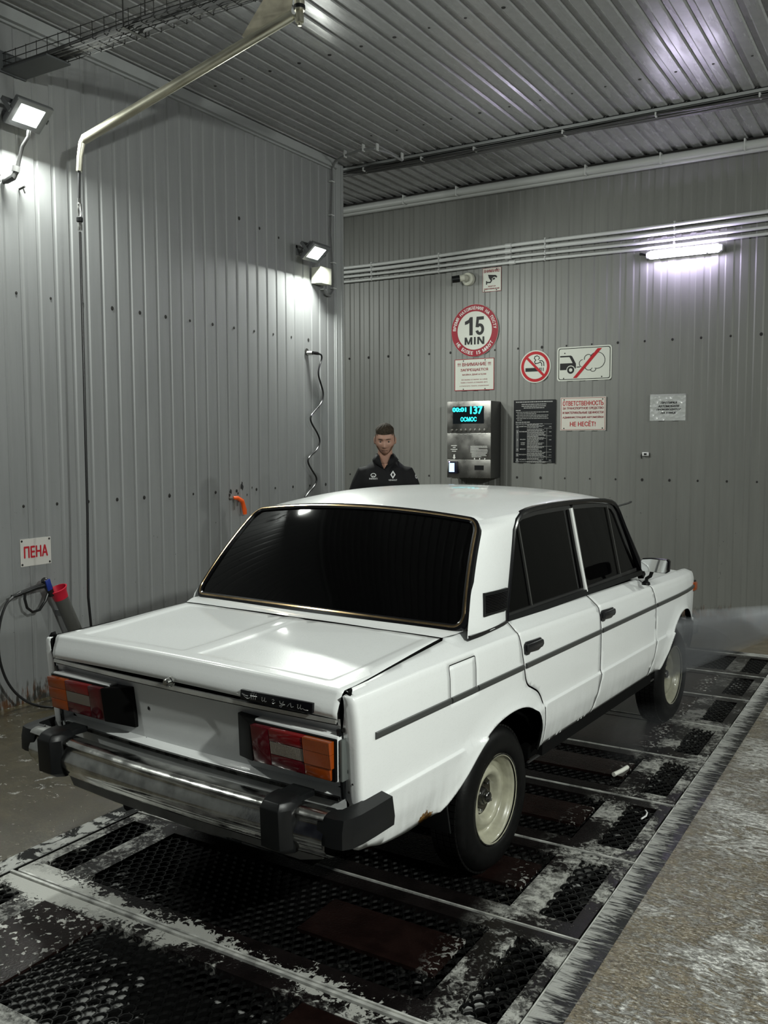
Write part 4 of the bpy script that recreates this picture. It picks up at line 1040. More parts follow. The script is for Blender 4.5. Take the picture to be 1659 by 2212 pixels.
def plate(name, x0, x1, z0, z1, mtl, label, depth=.004, y=None, r=0, cat='sign', group=None):
    y = YB-.002 if y is None else y
    e = empty(name, ((x0+x1)/2, y, (z0+z1)/2), label, cat, group)
    w_, h_ = (x1-x0)/2, (z1-z0)/2
    P_ = rr((-w_, w_, -h_, h_), (r, r), 6) if r else [(-w_,-h_),(w_,-h_),(w_,h_),(-w_,h_)]
    m = MB(); m.prism(P_, -depth, 0, 'y'); m.build('plate', mtl, e, smooth=False); return e
def rectline(m, x0, x1, z0, z1, t, y):
    for a, b, c, d in ((x0,x1,z0,z0+t),(x0,x1,z1-t,z1),(x0,x0+t,z0+t,z1-t),(x1-t,x1,z0+t,z1-t)): m.add([(a,y,c),(b,y,c),(b,y,d),(a,y,d)], [(0,1,2,3)])
def flat(m, P_, y): m.add([(a, y, b) for a, b in P_], [tuple(range(len(P_)))])
def disc(cx, cz, r, n=40): return [(cx+r*math.cos(2*PI*i/n), cz+r*math.sin(2*PI*i/n)) for i in range(n)]
def ring(m, cx, cz, r0, r1, y, n=56, a0=0, a1=360):
    k = max(3, int(n*(a1-a0)/360)); vs = []
    for i in range(k+1):
        a = math.radians(a0+(a1-a0)*i/k); vs += [(cx+r0*math.cos(a), y, cz+r0*math.sin(a)), (cx+r1*math.cos(a), y, cz+r1*math.sin(a))]
    m.add(vs, [(2*i, 2*i+1, 2*i+3, 2*i+2) for i in range(k)])
def lineflat(m, P_, t, y):
    for a, b in zip(P_[:-1], P_[1:]):
        y -= .00006; dx, dz = b[0]-a[0], b[1]-a[1]; L_ = math.hypot(dx, dz) or 1; nx, nz = -dz/L_*t/2, dx/L_*t/2; ex, ez = dx/L_*t*.3, dz/L_*t*.3
        m.add([(a[0]-nx-ex, y, a[1]-nz-ez), (b[0]-nx+ex, y, b[1]-nz+ez), (b[0]+nx+ex, y, b[1]+nz+ez), (a[0]+nx-ex, y, a[1]+nz-ez)], [(0,1,2,3)])
def pins(e, pts, y=-.004):
    for a, b in pts:
        m = MB(); m.lathe([(0,-.004),(.006,-.003),(.007,0)], 8, 'y', (a, y, b)); m.build('screw', M_SCREW, e)

# round 15 MIN sign
e = empty('round_sign', (-2.091, YB-.002, 2.927), 'round red-rimmed 15 MIN time-limit sign on the back wall', 'sign')
m = MB(); m.lathe([(0,-.006),(.278,-.006),(.282,-.003),(.282,0)], 64, 'y'); m.build('plate', WHITE, e)
m = MB(); ring(m, 0, 0, .205, .279, -.0065, 80); m.build('red_rim', RED_S, e, smooth=False)
GO = [0]
def glyph(P_): GO[0] += 1; m = MB(); flat(m, P_, -.0068-.00025*GO[0]); o = m.build('lettering', BLACK_S, e, smooth=False, fix=False); return o
glyph([(-.062,-.050),(-.022,-.050),(-.022,.145),(-.054,.145),(-.072,.118),(-.116,.100),(-.116,.066),(-.085,.072),(-.062,.085)])
ou = arcp5 = [(.062+.052*math.cos(math.radians(a_)), .010+.062*math.sin(math.radians(a_))) for a_ in range(-165, 141, 15)]
inn = [(.062+.018*math.cos(math.radians(a_)), .010+.030*math.sin(math.radians(a_))) for a_ in range(-165, 141, 15)]
m = MB(); vs = [(a_, -.0068, b_) for p_ in zip(ou, inn) for a_, b_ in p_]; m.add(vs, [(2*i, 2*i+1, 2*i+3, 2*i+2) for i in range(len(ou)-1)])
m.add([(a_, -.0072, b_) for a_, b_ in ((.012,.035),(.024,.145),(.110,.145),(.110,.110),(.052,.110),(.046,.066),(.048,.030))], [tuple(range(7))]); m.build('lettering', BLACK_S, e, smooth=False, fix=False)
z0_, z1_ = -.150, -.070; t_ = .020
for q_ in ([(-.118,z0_),(-.118,z1_),(-.118+t_,z1_),(-.118+t_,z0_)], [(-.118,z1_),(-.094,z1_),(-.067,z0_+.012),(-.079,z0_)], [(-.026,z1_),(-.050,z1_),(-.077,z0_+.012),(-.065,z0_)], [(-.046,z0_),(-.046,z1_),(-.026,z1_),(-.026,z0_)],
           [(-.006,z0_),(-.006,z1_),(.014,z1_),(.014,z0_)], [(.034,z0_),(.034,z1_),(.054,z1_),(.054,z0_)], [(.034,z1_),(.058,z1_),(.116,z0_),(.092,z0_)], [(.096,z0_),(.096,z1_),(.116,z1_),(.116,z0_)]): glyph(q_)
def circtext(s, r, amid, step, h, flip):
    n = len(s)
    for i, ch in enumerate(s):
        if ch == ' ': continue
        k_ = (i-(n-1)/2)*step; a = math.radians(amid-k_ if not flip else amid+k_)
        nar = {'М': .95, 'Ж': 1.05, 'Ш': 1.0, '1': .26, 'Я': .75, 'Е': .65}.get(ch, .72)
        text(ch, WPRINT, e, (r*math.cos(a), -.0070, r*math.sin(a)), h*nar, h, bold=.008, rot=a-PI/2 if not flip else a+PI/2)
circtext('ВРЕМЯ НАХОЖДЕНИЯ НА ПОСТУ', .242, 90, 7.1, .036, False)
circtext('НЕ БОЛЕЕ 15 МИНУТ', .242, 270, 7.0, .038, True)

e = plate('notice_sign', -2.331, -1.858, 2.283, 2.625, WHITE, 'white engine-washing prohibition notice with red text under the round sign')
m = MB(); rectline(m, -.2365, .2365, -.171, .171, .007, -.0045); m.build('border', RED_S, e, smooth=False)
text('!!! ВНИМАНИЕ !!!', DRED_S, e, (0,-.005,.112), .40, .038, bold=.006); text('ЗАПРЕЩАЕТСЯ', DRED_S, e, (0,-.005,.050), .33, .034, bold=.008)
text('МОЙКА ДВИГАТЕЛЯ', DRED_S, e, (0,-.005,.002), .285, .024, bold=.006)
for i, s_ in enumerate(('Автомойка оставляет за собой', 'право отказать в помывке авто', 'и отключить панель управления!')): text(s_, BLACK_S if i < 0 else DRED_S, e, (0,-.005,-.052-.035*i), (.31,.32,.35)[i], .017)
pins(e, [(-.13,.152),(.13,.152),(-.13,-.155),(.13,-.155)])

e = plate('camera_sign', -1.999, -1.783, 3.325, 3.575, WHITE, 'small white video-surveillance sign with camera symbol beside the dome camera')
m = MB(); rectline(m, -.108, .108, -.125, .125, .004, -.0045); m.build('border', DRED_S, e, smooth=False)
text('ВНИМАНИЕ!', DRED_S, e, (0,-.005,.093), .185, .034, bold=.008); text('ВЕДЕТСЯ', DRED_S, e, (0,-.005,-.070), .085, .015, bold=.01); text('ВИДЕОНАБЛЮДЕНИЕ', DRED_S, e, (0,-.005,-.096), .18, .018, bold=.01)
m = MB(); flat(m, [(-.045,.055),(.045,.045),(.062,.030),(.058,.014),(.030,.028),(-.02,.0),(-.035,.02)], -.005); flat(m, [(-.02,.0),(-.012,-.012),(.005,-.010),(.0,.012)], -.0048); flat(m, [(.008,.012),(.035,.020),(.038,.002),(.012,-.004)], -.0051)
lineflat(m, [(-.005,-.012),(-.018,-.028),(-.060,-.026)], .014, -.005); flat(m, [(-.068,-.010),(-.055,-.010),(-.055,-.048),(-.068,-.048)], -.005); m.build('camera_symbol', BLACK_S, e, smooth=False)
pins(e, [(.055,.108),(-.085,-.112),(.055,-.110)])

# no smoking
e = empty('no_smoking_sign', (-1.388, YB-.002, 2.507), 'round no-smoking sign with red ring and crossed cigarette', 'sign')
m = MB(); m.lathe([(0,-.005),(.168,-.005),(.171,-.002),(.171,0)], 56, 'y'); m.build('plate', WHITE, e)
m = MB(); flat(m, [(-.11,-.012),(.035,-.012),(.035,-.050),(-.11,-.050)], -.0056)
for q in (.045,.060,.083): flat(m, [(q,-.012),(q+.009,-.012),(q+.009,-.050),(q,-.050)], -.0056)
lineflat(m, [(.0,.03),(-.01,.05),(.005,.068),(-.012,.085),(-.005,.105),(.02,.112)], .009, -.0056); lineflat(m, [(.02,.112),(.04,.10),(.045,.082),(.03,.072)], .008, -.0056)
lineflat(m, [(.0,.03),(.03,.035),(.055,.045),(.07,.03),(.072,.005)], .009, -.0056); lineflat(m, [(.045,.06),(.075,.058),(.092,.04),(.095,.005)], .009, -.0056); m.build('cigarette_symbol', BLACK_S, e, smooth=False)
m = MB(); ring(m, 0, 0, .128, .158, -.0062, 64); lineflat(m, [(-.096,.096),(.096,-.096)], .026, -.0066); m.build('red_ring', mat('signal red print', (.36,.006,.012), .5, spec=.2), e, smooth=False)
SR = MATS['signal red print']
# exhaust sign
e = plate('exhaust_sign', -1.149, -.577, 2.345, 2.690, WHITE, 'white sign of car tail with crossed exhaust cloud', r=.03)
m = MB(); P_ = rr((-.272,.272,-.160,.160), (.024,.024), 6); Q_ = rr((-.265,.265,-.153,.153), (.020,.020), 6); n = len(P_)
m.add([(a,-.0046,b) for a, b in P_]+[(a,-.0046,b) for a, b in Q_], [(i,(i+1)%n,n+(i+1)%n,n+i) for i in range(n)])
flat(m, [(-.255,.085),(-.14,.085),(-.125,.075),(-.085,.0),(-.085,-.045),(-.12,-.060),(-.255,-.060)], -.0046); 
m.build('car_symbol', BLACK_S, e, smooth=False)
m = MB(); flat(m, [(-.255,.070),(-.155,.070),(-.150,.062),(-.120,.008),(-.255,.008)], -.0050); flat(m, disc(-.140,-.062,.046), -.0050); m.build('car_window', WHITE, e, smooth=False)
m = MB(); ring(m, -.140,-.062, .018, .038, -.0053, 32); lineflat(m, [(-.075,-.035),(-.045,-.035)], .009, -.005)
def arcp(cx, cz, r, a0, a1, n=14): return [(cx+r*math.cos(math.radians(a0+(a1-a0)*i/n)), cz+r*math.sin(math.radians(a0+(a1-a0)*i/n))) for i in range(n+1)]
for c_ in (arcp(-.012,.0,.038,95,250), arcp(.045,.045,.042,40,190), arcp(.135,.025,.082,150,-105), arcp(.05,-.03,.040,-30,-160), arcp(.095,-.055,.030,-10,-150)): lineflat(m, c_, .006, -.005)
m.build('cloud_symbol', BLACK_S, e, smooth=False)
m = MB(); flat(m, [(-.115,-.145),(-.075,-.145),(.185,.145),(.140,.145)], -.0056); m.build('red_bar', SR, e, smooth=False)
pins(e, [(-.205,.110),(-.215,-.145),(.185,-.140)])
# black instruction board
BP_ = mat('black instruction board', (.006,.007,.008), .45, spec=.2)
e = plate('instruction_board', -1.627, -1.160, 1.502, 2.162, BP_, 'tall black instruction board with white rows of text beside the machine')
m = MB(); random.seed(7)
def bar(x0, x1, z, t, y=-.0046): m.add([(x0,y,z-t/2),(x1,y,z-t/2),(x1,y,z+t/2),(x0,y,z+t/2)], [(0,1,2,3)])
def words(x0, x1, z, t):
    x = x0
    while x < x1-.004:
        w_ = min(x1-x, random.uniform(.012, .04)); bar(x, x+w_, z, t); x += w_+.004
for x0, x1, z, t_ in ((-.21,.20,.310,.011),(-.145,.13,.285,.009),(-.145,.13,.266,.009),(-.12,.11,.247,.009),(-.21,-.155,.222,.010)): words(x0, x1, z, t_)
for i, (x1) in enumerate((.155,.02,.155,.145,.155,-.14)): words(-.205 if i % 2 == 0 else -.195, x1, .203-.0165*i, .0065)
words(-.21,-.05,.098,.010); words(-.21,.10,.079,.007)
rows = [(.050,.062,.038,'1','ШАМПУНЬ'),(-.005,.018,-.052,'2','АКТИВНАЯ'),(-.088,-.062,-.160,'3','ВОДА'),(-.190,-.172,-.210,'4','ВОСК'),(-.248,-.232,-.262,'5','ВОЗДУХ'),(-.300,-.285,-.325,'6','ОСМОС')]
for zc_, z1, z0, num, wd in rows:
    z = z1+.008
    while z > z0-.004: words(-.08, random.choice((.09,.11,.13,.05)), z, .005); z -= .0095
    words(.165,.19,zc_,.006); bar(.105,.195,z1+.016,.0025)
bar(.1385,.141,-.13,.33); words(-.21,.20,-.318,.004); words(-.08,.06,-.306,.006)
m.build('small_print', GREY_S, e, smooth=False)['kind'] = 'stuff'
for zc_, z1, z0, num, wd in rows:
    m = MB(); m.add([(-.205,-.0045,z0-.004),(-.175,-.0045,z0-.004),(-.175,-.0045,z1+.004),(-.205,-.0045,z1+.004)], [(0,1,2,3)]); m.build('number_box', mat('dark grey print', (.10,.10,.10), .5), e, smooth=False)
    text(num, WPRINT, e, (-.190,-.0052,zc_), None, .018); text(wd, WPRINT, e, (-.127,-.0052,zc_+.004), min(.085,.0155*len(wd)), .0125)
text('ТУРБО\nВОДА', WPRINT, e, (-.127,-.0052,-.128), .05, .03)
# responsibility sign
e = plate('responsibility_sign', -1.108, -.629, 1.838, 2.178, mat('cream enamel sign', (.50,.48,.43), .45, spec=.3), 'cream sign with red text about responsibility, right of the black board')
m = MB(); rectline(m, -.232, .232, -.163, .163, .004, -.0046); m.build('border', DRED_S, e, smooth=False)
text('ОТВЕТСТВЕННОСТЬ', SR, e, (0,-.005,.107), .43, .048, bold=.006)
for i, s_ in enumerate(('ЗА ТРАНСПОРТНОЕ СРЕДСТВО','И МАТЕРИАЛЬНЫЕ ЦЕННОСТИ','АДМИНИСТРАЦИЯ АВТОМОЙКИ')): text(s_, DRED_S, e, (0,-.005,.055-.045*i), .43, .028, bold=.008)
text('НЕ НЕСЁТ!', SR, e, (0,-.005,-.098), .27, .060, bold=.006)
pins(e, [(-.20,.145),(.205,.145),(-.20,-.148),(.205,-.148)])
# paper in a sleeve
PAP = newmat('paper in a crinkled plastic sleeve'); k = NT(PAP); tc = k.n('ShaderNodeTexCoord'); v = k.n('ShaderNodeTexVoronoi'); v.inputs['Scale'].default_value = 22; k.l(tc.outputs['Object'], v.inputs['Vector'])
k.b.inputs['Base Color'].default_value = (.42,.43,.42,1); k.b.inputs['Roughness'].default_value = .16; k.l(k.bump(v.outputs['Distance'], .9, .012), k.b.inputs['Normal'])
e = plate('paper_notice', -.190, .152, 1.925, 2.182, PAP, 'white paper notice in a shiny plastic sleeve, rightmost on the back wall', cat='notice', depth=.002)
for i, s_ in enumerate(('ПРОТИРКА','АВТОМОБИЛЯ','ПРОИЗВОДИТСЯ','НА УЛИЦЕ')): text(s_, BLACK_S, e, (.01,-.003,.045-.033*i), (.155,.205,.235,.15)[i], .022, bold=.01, shear=.35)
m = MB(); m.box(-.171,.171,-.003,0,.112,.1285); m.build('top_fold', mat('silver tape', (.6,.6,.6), .2, .6), e)
# old tape marks
for a, b in ((-.42,2.12),(-.30,2.125),(-.18,2.13),(-.42,1.93),(-.30,1.925),(-.20,1.93)):
    pass
# foam sign on the left wall
e = empty('foam_sign', (XL+.001, .612, 1.004), 'white foam sign with red word on the left wall above the lance holder', 'sign')
m = MB(); m.prism([(-.120,-.091),(.120,-.091),(.120,.091),(-.120,.091)], 0, .004, 'x'); m.build('plate', mat('white plastic sign', (.55,.53,.50), .45), e)
text('ПЕНА', mat('red foam sign print', (.42,.008,.02), .4), e, (.0046,0,.002), .19, .080, face='+x', bold=.010)
for a, b in ((-.108,.078),(.108,.078),(-.108,-.078),(.108,-.078)):
    m = MB(); m.lathe([(0,.008),(.006,.007),(.008,.004)], 8, 'x', (0, a, b)); m.build('screw', M_SCREW, e)

# ================================================================== PAYMENT MACHINE
ST = mat('brushed stainless steel', (.36,.35,.33), .30, 1, noise=(6,.18,.08))
STD = mat('dark stainless steel side', (.15,.15,.145), .42, .9)
e = empty('payment_terminal', (-2.04, YB, 1.34), 'stainless self-service payment terminal with glowing display on the back wall', 'machine')
D = .24
m = MB(); m.box(-.255, .255, -D, 0, 0, .815); m.build('cabinet', STD, e, bevel=.003)
m = MB(); m.box(-.257, .257, -D-.008, -D, .483, .815); m.build('upper_door', ST, e, bevel=.002)
m = MB(); m.box(-.257, .257, -D-.006, -D, .200, .478); m.build('middle_panel', ST, e, bevel=.002)
m = MB(); m.box(-.257, .257, -D-.006, -D, .0, .196); m.build('lower_door', ST, e, bevel=.002)
DSP = mat('black display', (.002,.004,.006), .12); LED = mat('glowing cyan digits', (0,.1,.1), .4, emit=(.02,.85,.95), estr=2.6)
m = MB(); m.box(-.188, .178, -D-.010, -D-.004, .578, .762); m.build('display', DSP, e)
text('00:01', LED, e, (-.110,-D-.0115,.728), .165, .048, bold=.012); text('137', LED, e, (.090,-D-.0115,.720), .145, .082, bold=.010); text('ОСМОС', LED, e, (0,-D-.0115,.625), .19, .048, bold=.008)
for i in range(8):
    x = -.20+.055*i
    m = MB(); m.lathe([(0,-.012),(.011,-.011),(.013,-.006),(.015,0)], 16, 'y', (x, -D-.008, .508)); m.build('push_button', ST, e)
    m = MB(); m.box(x-.018, x+.018, -D-.0088, -D-.008, .473, .479) if False else m.box(x-.018, x+.018, -D-.0068, -D-.006, .462, .468); m.build('button_print', GREY_S, e)
m = MB()
def tb(x0, x1, z, t=.006): m.add([(x0,-D-.0066,z-t/2),(x1,-D-.0066,z-t/2),(x1,-D-.0066,z+t/2),(x0,-D-.0066,z+t/2)], [(0,1,2,3)])
for x0, x1, z in ((-.21,-.14,.345),(-.19,-.155,.325),(-.215,-.135,.305),(-.20,-.15,.285)): tb(x0, x1, z, .008)
m.add([(a-.172,-D-.0066,b+.22) for a, b in ((-.010,.03),(.010,.03),(.010,.0),(.020,.0),(0,-.022),(-.020,.0),(-.010,.0))], [tuple(range(7))])
for i in range(10): tb(.02 if i < 6 else .035, (.215,.22,.12,.22,.225,.22,.215,.20,.21,.15)[i], .338-.0125*i, .0045)
for x in (.07,.13,.19): m.add([(x+.007*math.cos(a), -D-.0066, .205+.010*math.sin(a)) for a in [2*PI*i/10 for i in range(10)]], [tuple(range(10))])
m.build('printed_text', mat('white engraved print', (.55,.55,.52), .5), e, smooth=False)['kind'] = 'stuff'
m = MB(); m.box(-.228,-.125,-D-.035,-D-.004,.045,.178); m.build('card_reader', mat('blue-black plastic', (.006,.007,.02), .3), e, bevel=.006)
m = MB(); m.box(-.218,-.155,-D-.0365,-D-.0345,.062,.158); m.build('reader_screen', mat('pale blue lit screen', (.2,.3,.4), .3, emit=(.50,.75,1.0), estr=1.3), e)
m = MB(); m.lathe([(0,-.002),(.007,0)], 12, 'y', (-.215,-D-.036,.170)); m.build('status_light', mat('violet status light', (.2,.2,.8), .3, emit=(.5,.4,1), estr=5), e)
m = MB(); m.box(.070,.178,-D-.0075,-D-.004,.085,.135); m.build('coin_tray', BLACK, e)
m = MB(); m.box(-.21,-.15,-D+.02,-D+.05,-.012,0); m.build('socket_tab', WHITE, e)

# ================================================================== CAMERA, HOOK
WP = mat('off-white plastic', (.52,.52,.44), .35)
e = empty('security_camera', (-2.165, YB, 3.478), 'white wall camera with black lens, left of the surveillance sign', 'camera')
m = MB(); m.lathe([(0,-.05),(.050,-.05),(.066,-.04),(.072,-.02),(.072,0)], 32, 'y'); m.build('base', WP, e)
m = MB(); m.tube([(-.01,-.05,-.0),(-.02,-.085,.01),(-.03,-.11,.0)], [.034,.036,.032], 16); m.build('ball_joint', WP, e)
m = MB(); m.tube([(-.0,-.11,.0),(-.095,-.165,-.014)], [.034,.034], 20); m.build('camera_body', WP, e)
m = MB(); m.tube([(-.045,-.136,-.007),(-.115,-.178,-.018)], [.038,.036], 20); m.build('lens_hood', BLACK, e)
e = empty('wall_socket', (-.222, YB, 1.600), 'small white wall fitting below the paper notice', 'fitting')
m = MB(); m.box(-.032,.032,-.02,0,-.018,.018); m.build('body', mat('white fitting', (.6,.6,.6), .3), e, bevel=.005); m = MB(); m.box(-.012,.012,-.026,-.018,-.008,.008); m.build('slot', BLACK, e)
m = MB(); m.tube([(-.040,-.005,-.0),(-.044,-.008,-.02),(-.040,-.006,-.045)], .004, 6); m.build('wire_hook', BLACK, e)

# ================================================================== PIPES ON THE BACK WALL
PL = mat('white plastic pipe', (.50,.51,.50), .32)
zs = [(3.750, 3.790, .0195, 'topmost'), (3.700, 3.725, .0210, 'second from the top'), (3.648, 3.650, .0150, 'third from the top'), (3.592, 3.592, .0150, 'lowest')]
for z0, z1, r_, nm in zs:
    e = empty('wall_pipe', (-5.3, YB-.045, z0), '%s of the four parallel white pipes on the back wall' % nm, 'pipe', 'four white wall pipes')
    pts = [(x+5.3, 0, (z1-z0)*sstep(-4.2, 1.2, x)-.006*math.sin((x+3.8)*2.2)) for x in fr(-5.3, XR, .35)]
    m = MB(); m.tube(pts, r_, 12); m.build('pipe', PL, e)
    for x in (-3.38, -2.51, -1.28, .02, 1.3):
        zz = (z1-z0)*sstep(-4.2, 1.2, x)-.006*math.sin((x+3.8)*2.2)
        m = MB(); m.lathe([(r_+.001,-.008),(r_+.006,-.006),(r_+.006,.006),(r_+.001,.008)], 12, 'x', (x+5.3, 0, zz)); m.box(x+5.294, x+5.306, .0, .04, zz-.006, zz+.006); m.box(x+5.292, x+5.308, -.01, .045, zz+r_+.004, zz+r_+.012); m.build('clip', PL, e)
    m = MB(); xx = -1.685 if nm != 'lowest' else -1.64; zz = (z1-z0)*sstep(-4.2,1.2,xx)-.006*math.sin((xx+3.8)*2.2); m.lathe([(r_,-.035),(r_+.006,-.034),(r_+.006,.034),(r_,.035)], 14, 'x', (xx+5.3, 0, zz)); m.build('coupling', PL, e)

# cables along the purlin flange
CB = mat('grey cable', (.07,.07,.07), .5); CBL = mat('dark cable', (.04,.04,.04), .5)
e = empty('cable_bundle', (-3.0, 4.45, ZC-.045), 'bundle of grey cables clipped under the ceiling along the purlin', 'cable')
random.seed(11)
for i in range(6):
    dy = -.045+.016*i; ph = random.random()*6; am = random.uniform(.006, .022)
    m = MB(); m.tube([(x, dy, -.008-am*abs(math.sin(x*1.15+ph))*(1+.3*math.sin(x*.5))) for x in fr(-2.3, 6.4, .15)], random.uniform(.006, .010), 7); m.build('cable', CB if i % 3 else CBL, e)
for x in (.3, .95, 1.5, 2.35, 3.15, 3.95, 4.8):
    m = MB(); m.box(x-.006, x+.006, -.06, .055, -.028, .006); m.build('cable_clip', PL, e)
for x in (-2.9+.0, -2.25, -.83, -.10, .65):
    m = MB(); m.box(x-.006, x+.006, 5.52, 5.60, ZC-.12, ZC-.02); o = m.build('duct_clip', PL, bpy.data.objects['trim_4'])
# grey conduit over the end of the left wall down to the junction box
e = empty('conduit', (XL+.03, 4.10, 3.25), 'thin grey conduit running down the end of the left wall to the box', 'conduit')
m = MB(); P0 = Vector(e.location)
pts = [(-2.2,4.30,ZC-.075),(-2.22,4.10,ZC-.060),(-2.28,3.92,ZC-.055),(-2.40,3.90,ZC-.050),(-2.62,3.96,ZC-.05),(-2.80,4.05,ZC-.055),(-2.855,4.10,ZC-.09),(-2.868,4.12,ZC-.20),(-2.868,4.10,4.0),(-2.868,4.085,3.75),(-2.868,4.11,3.5),(-2.868,4.125,3.30),(-2.868,4.115,3.20),(-2.868,4.06,3.145),(-2.865,3.98,3.15),(-2.855,3.93,3.20),(-2.85,3.925,3.26)]
m.tube([Vector(p)-P0 for p in pts], .0115, 8); m.build('pipe', mat('grey conduit', (.20,.205,.205), .4), e)
for q in ((-2.885,4.10,4.24),(-2.885,4.09,3.92),(-2.885,4.115,3.47),(-2.885,4.115,3.225),(-2.885,3.945,3.19)):
    m = MB(); p = Vector(q)-P0; m.box(p.x-.008, p.x+.030, p.y-.025, p.y+.03, p.z-.005, p.z+.005); m.build('clip', PL, e)
for q in ((-2.62,3.96),(-2.38,3.90),(-2.26,3.95),(-2.2,4.30)):
    m = MB(); p = Vector((q[0], q[1], ZC-.05))-P0; m.box(p.x-.005, p.x+.005, p.y-.02, p.y+.02, p.z-.02, p.z+.045); m.build('clip', PL, e)
# junction box
e = empty('junction_box', (XL+.008, 3.86, 3.30), 'cream electrical junction box under the far floodlight', 'box')
m = MB(); m.box(0, .105, -.085, .085, -.075, .075); m.build('body', WP, e, bevel=.006)
m = MB(); m.box(.100, .115, -.088, .088, -.078, .078); m.build('lid', WP, e, bevel=.005)
for z in (-.045, .0, .045):
    m = MB(); m.lathe([(0,-.004),(.012,-.003),(.013,0)], 12, 'y', (.055, -.085, z)); m.build('knockout', WP, e)
# gland and pipe below the near floodlight
e = empty('cable_elbow', (XL, .50, 3.45), 'grey flexible conduit elbow on the wall below the near floodlight', 'conduit')
m = MB(); m.tube([(.19,.02,.23),(.18,.02,.19),(.13,.015,.14),(.10,.01,.06),(.085,0,-.01),(.075,-.02,-.05),(.03,-.035,-.07),(.005,-.04,-.07)], [.011,.011,.012,.012,.015,.020,.018,.016], 10); m.build('conduit', mat('grey flexible conduit', (.045,.045,.045), .45), e)
m = MB(); m.tube([(.085,0,.02),(.08,-.005,-.015)], .024, 12); m.build('gland', mat('light grey gland', (.16,.16,.16), .4), e)
for a, b in ((-.10,-.06),(.08,-.09)):
    m = MB(); m.tube([(0,a,b),(.05,a+.003,b+.01)], .007, 8); m.tube([(.04,a,b-.004),(.05,a+.004,b-.03)], .005, 6); m.build('anchor_bolt', M_SCREW, e)

# ================================================================== CABLE TRAY (wire basket) top left
e = empty('cable_tray', (-2.9, .55, 4.12), 'wire-basket cable tray hanging across the top left corner', 'cable tray')
WIRE = mat('dark galvanised wire', (.06,.06,.058), .4, .7)
m = MB()
x0, x1 = 0, 3.6
for y in (-.075,-.025,.025,.075): m.tube([(x0, y, -.045), (x1, y, -.045)], .0028, 5)
for y in (-.075, .075):
    for z in (0, .045): m.tube([(x0, y, z), (x1, y, z)], .0028, 5)
for x in fr(x0+.05, x1, .10): m.tube([(x,-.078,.05),(x,-.078,-.048),(x,.078,-.048),(x,.078,.05)], .0026, 5)
o = m.build('wire_basket', WIRE, e); o['kind'] = 'stuff'
random.seed(5)
for i in range(7):
    y = -.06+.02*i; m = MB(); ph = random.random()*6
    m.tube([(x, y+.010*math.sin(x*2.3+ph), -.030+.012*math.sin(x*3.1+ph)) for x in fr(0, 3.6, .12)], random.choice((.008,.010,.012)), 6)
    m.build('tray_cable', [CBL, CB, mat('light grey cable', (.16,.16,.15), .45)][(0,0,1,0,1,2,0)[i]], e)
m = MB(); m.box(-.01, .45, -.09, .09, -.062, -.052); m.box(-.012, .02, -.14, .10, -.068, .06); m.build('end_plate', mat('dark grey bracket', (.07,.075,.078), .5), e)
for x in (1.1, 2.4, 3.5):
    m = MB(); m.box(x-.012, x+.012, -.09, .09, -.055, -.050); m.tube([(x,.085,-.05),(x,.085,.32)], .004, 6); m.tube([(x,-.085,-.05),(x,-.085,.32)], .004, 6); m.build('hanger', WIRE, e)

# ================================================================== BOOM ARM AND HOSE
PV = Vector((-1.07, 1.15, 4.25)); EN = Vector((-2.50, .775, 3.66))
INOX = mat('polished stainless tube', (.60,.58,.47), .36, 1, noise=(3,.15,.05))
e = empty('boom_arm', (PV.x, PV.y, ZC), 'long stainless ceiling boom arm reaching down to the left wall', 'boom arm')
loc = lambda p: Vector(p)-Vector(e.location)
dv = (EN-PV).normalized()
m = MB(); m.tube([loc(PV+dv*.05), loc(EN)], .031, 20); m.build('arm_tube', INOX, e)
m = MB(); m.tube([loc(EN-dv*.01), loc(EN+dv*.02+Vector((0,0,-.015))), loc((-2.53,.76,3.55)), loc((-2.535,.755,3.46))], [.031,.023,.020,.020], 16); m.build('arm_tip', INOX, e)
m = MB(); q = Vector((dv.x, dv.y, 0)).normalized()
pz = ZC
A_ = [PV+dv*.06+Vector((0,0,.02)), PV+dv*.36+Vector((0,0,.02)), PV+dv*.40+Vector((0,0,.05)), PV+Vector((0,0,.16))+q*.18, PV+Vector((0,0,.185))+q*.02]
nrm = Vector((-q.y, q.x, 0))*.003
vs = [loc(p+nrm) for p in A_]+[loc(p-nrm) for p in A_]
m.add(vs, [(0,1,2,3,4),(9,8,7,6,5)]+[(i,i+5,(i+1)%5+5,(i+1)%5) for i in range(5)]); m.build('gusset_plate', mat('satin stainless plate', (.40,.37,.29), .6, .4, noise=(12,.25)), e)
m = MB(); m.tube([loc(PV+Vector((.0,0,.00))), loc((PV.x, PV.y, ZC))], .030, 20); m.build('pivot_tube', INOX, e)
m = MB(); m.lathe([(0,-.085),(.012,-.085),(.013,-.07),(.024,-.066),(.026,-.02),(.021,-.012),(.021,.0)], 18, 'z', loc(PV)); m.tube([loc(PV+Vector((0,0,-.04))), loc(PV+dv*.06)], .013, 12); m.build('swivel', INOX, e)
m = MB(); m.lathe([(.032,.01),(.034,.012),(.034,.03),(.032,.032)], 20, 'z', loc(PV)); m.lathe([(.0,0),(.085,0),(.085,-.008),(.0,-.008)], 20, 'z', (0,0,0)); m.build('collar', BLACK, e)
HB = mat('black high-pressure hose', (.008,.008,.009), .32)
e = empty('pressure_hose', (-2.535, .755, 3.46), 'black high-pressure hose hanging straight down from the boom arm', 'hose')
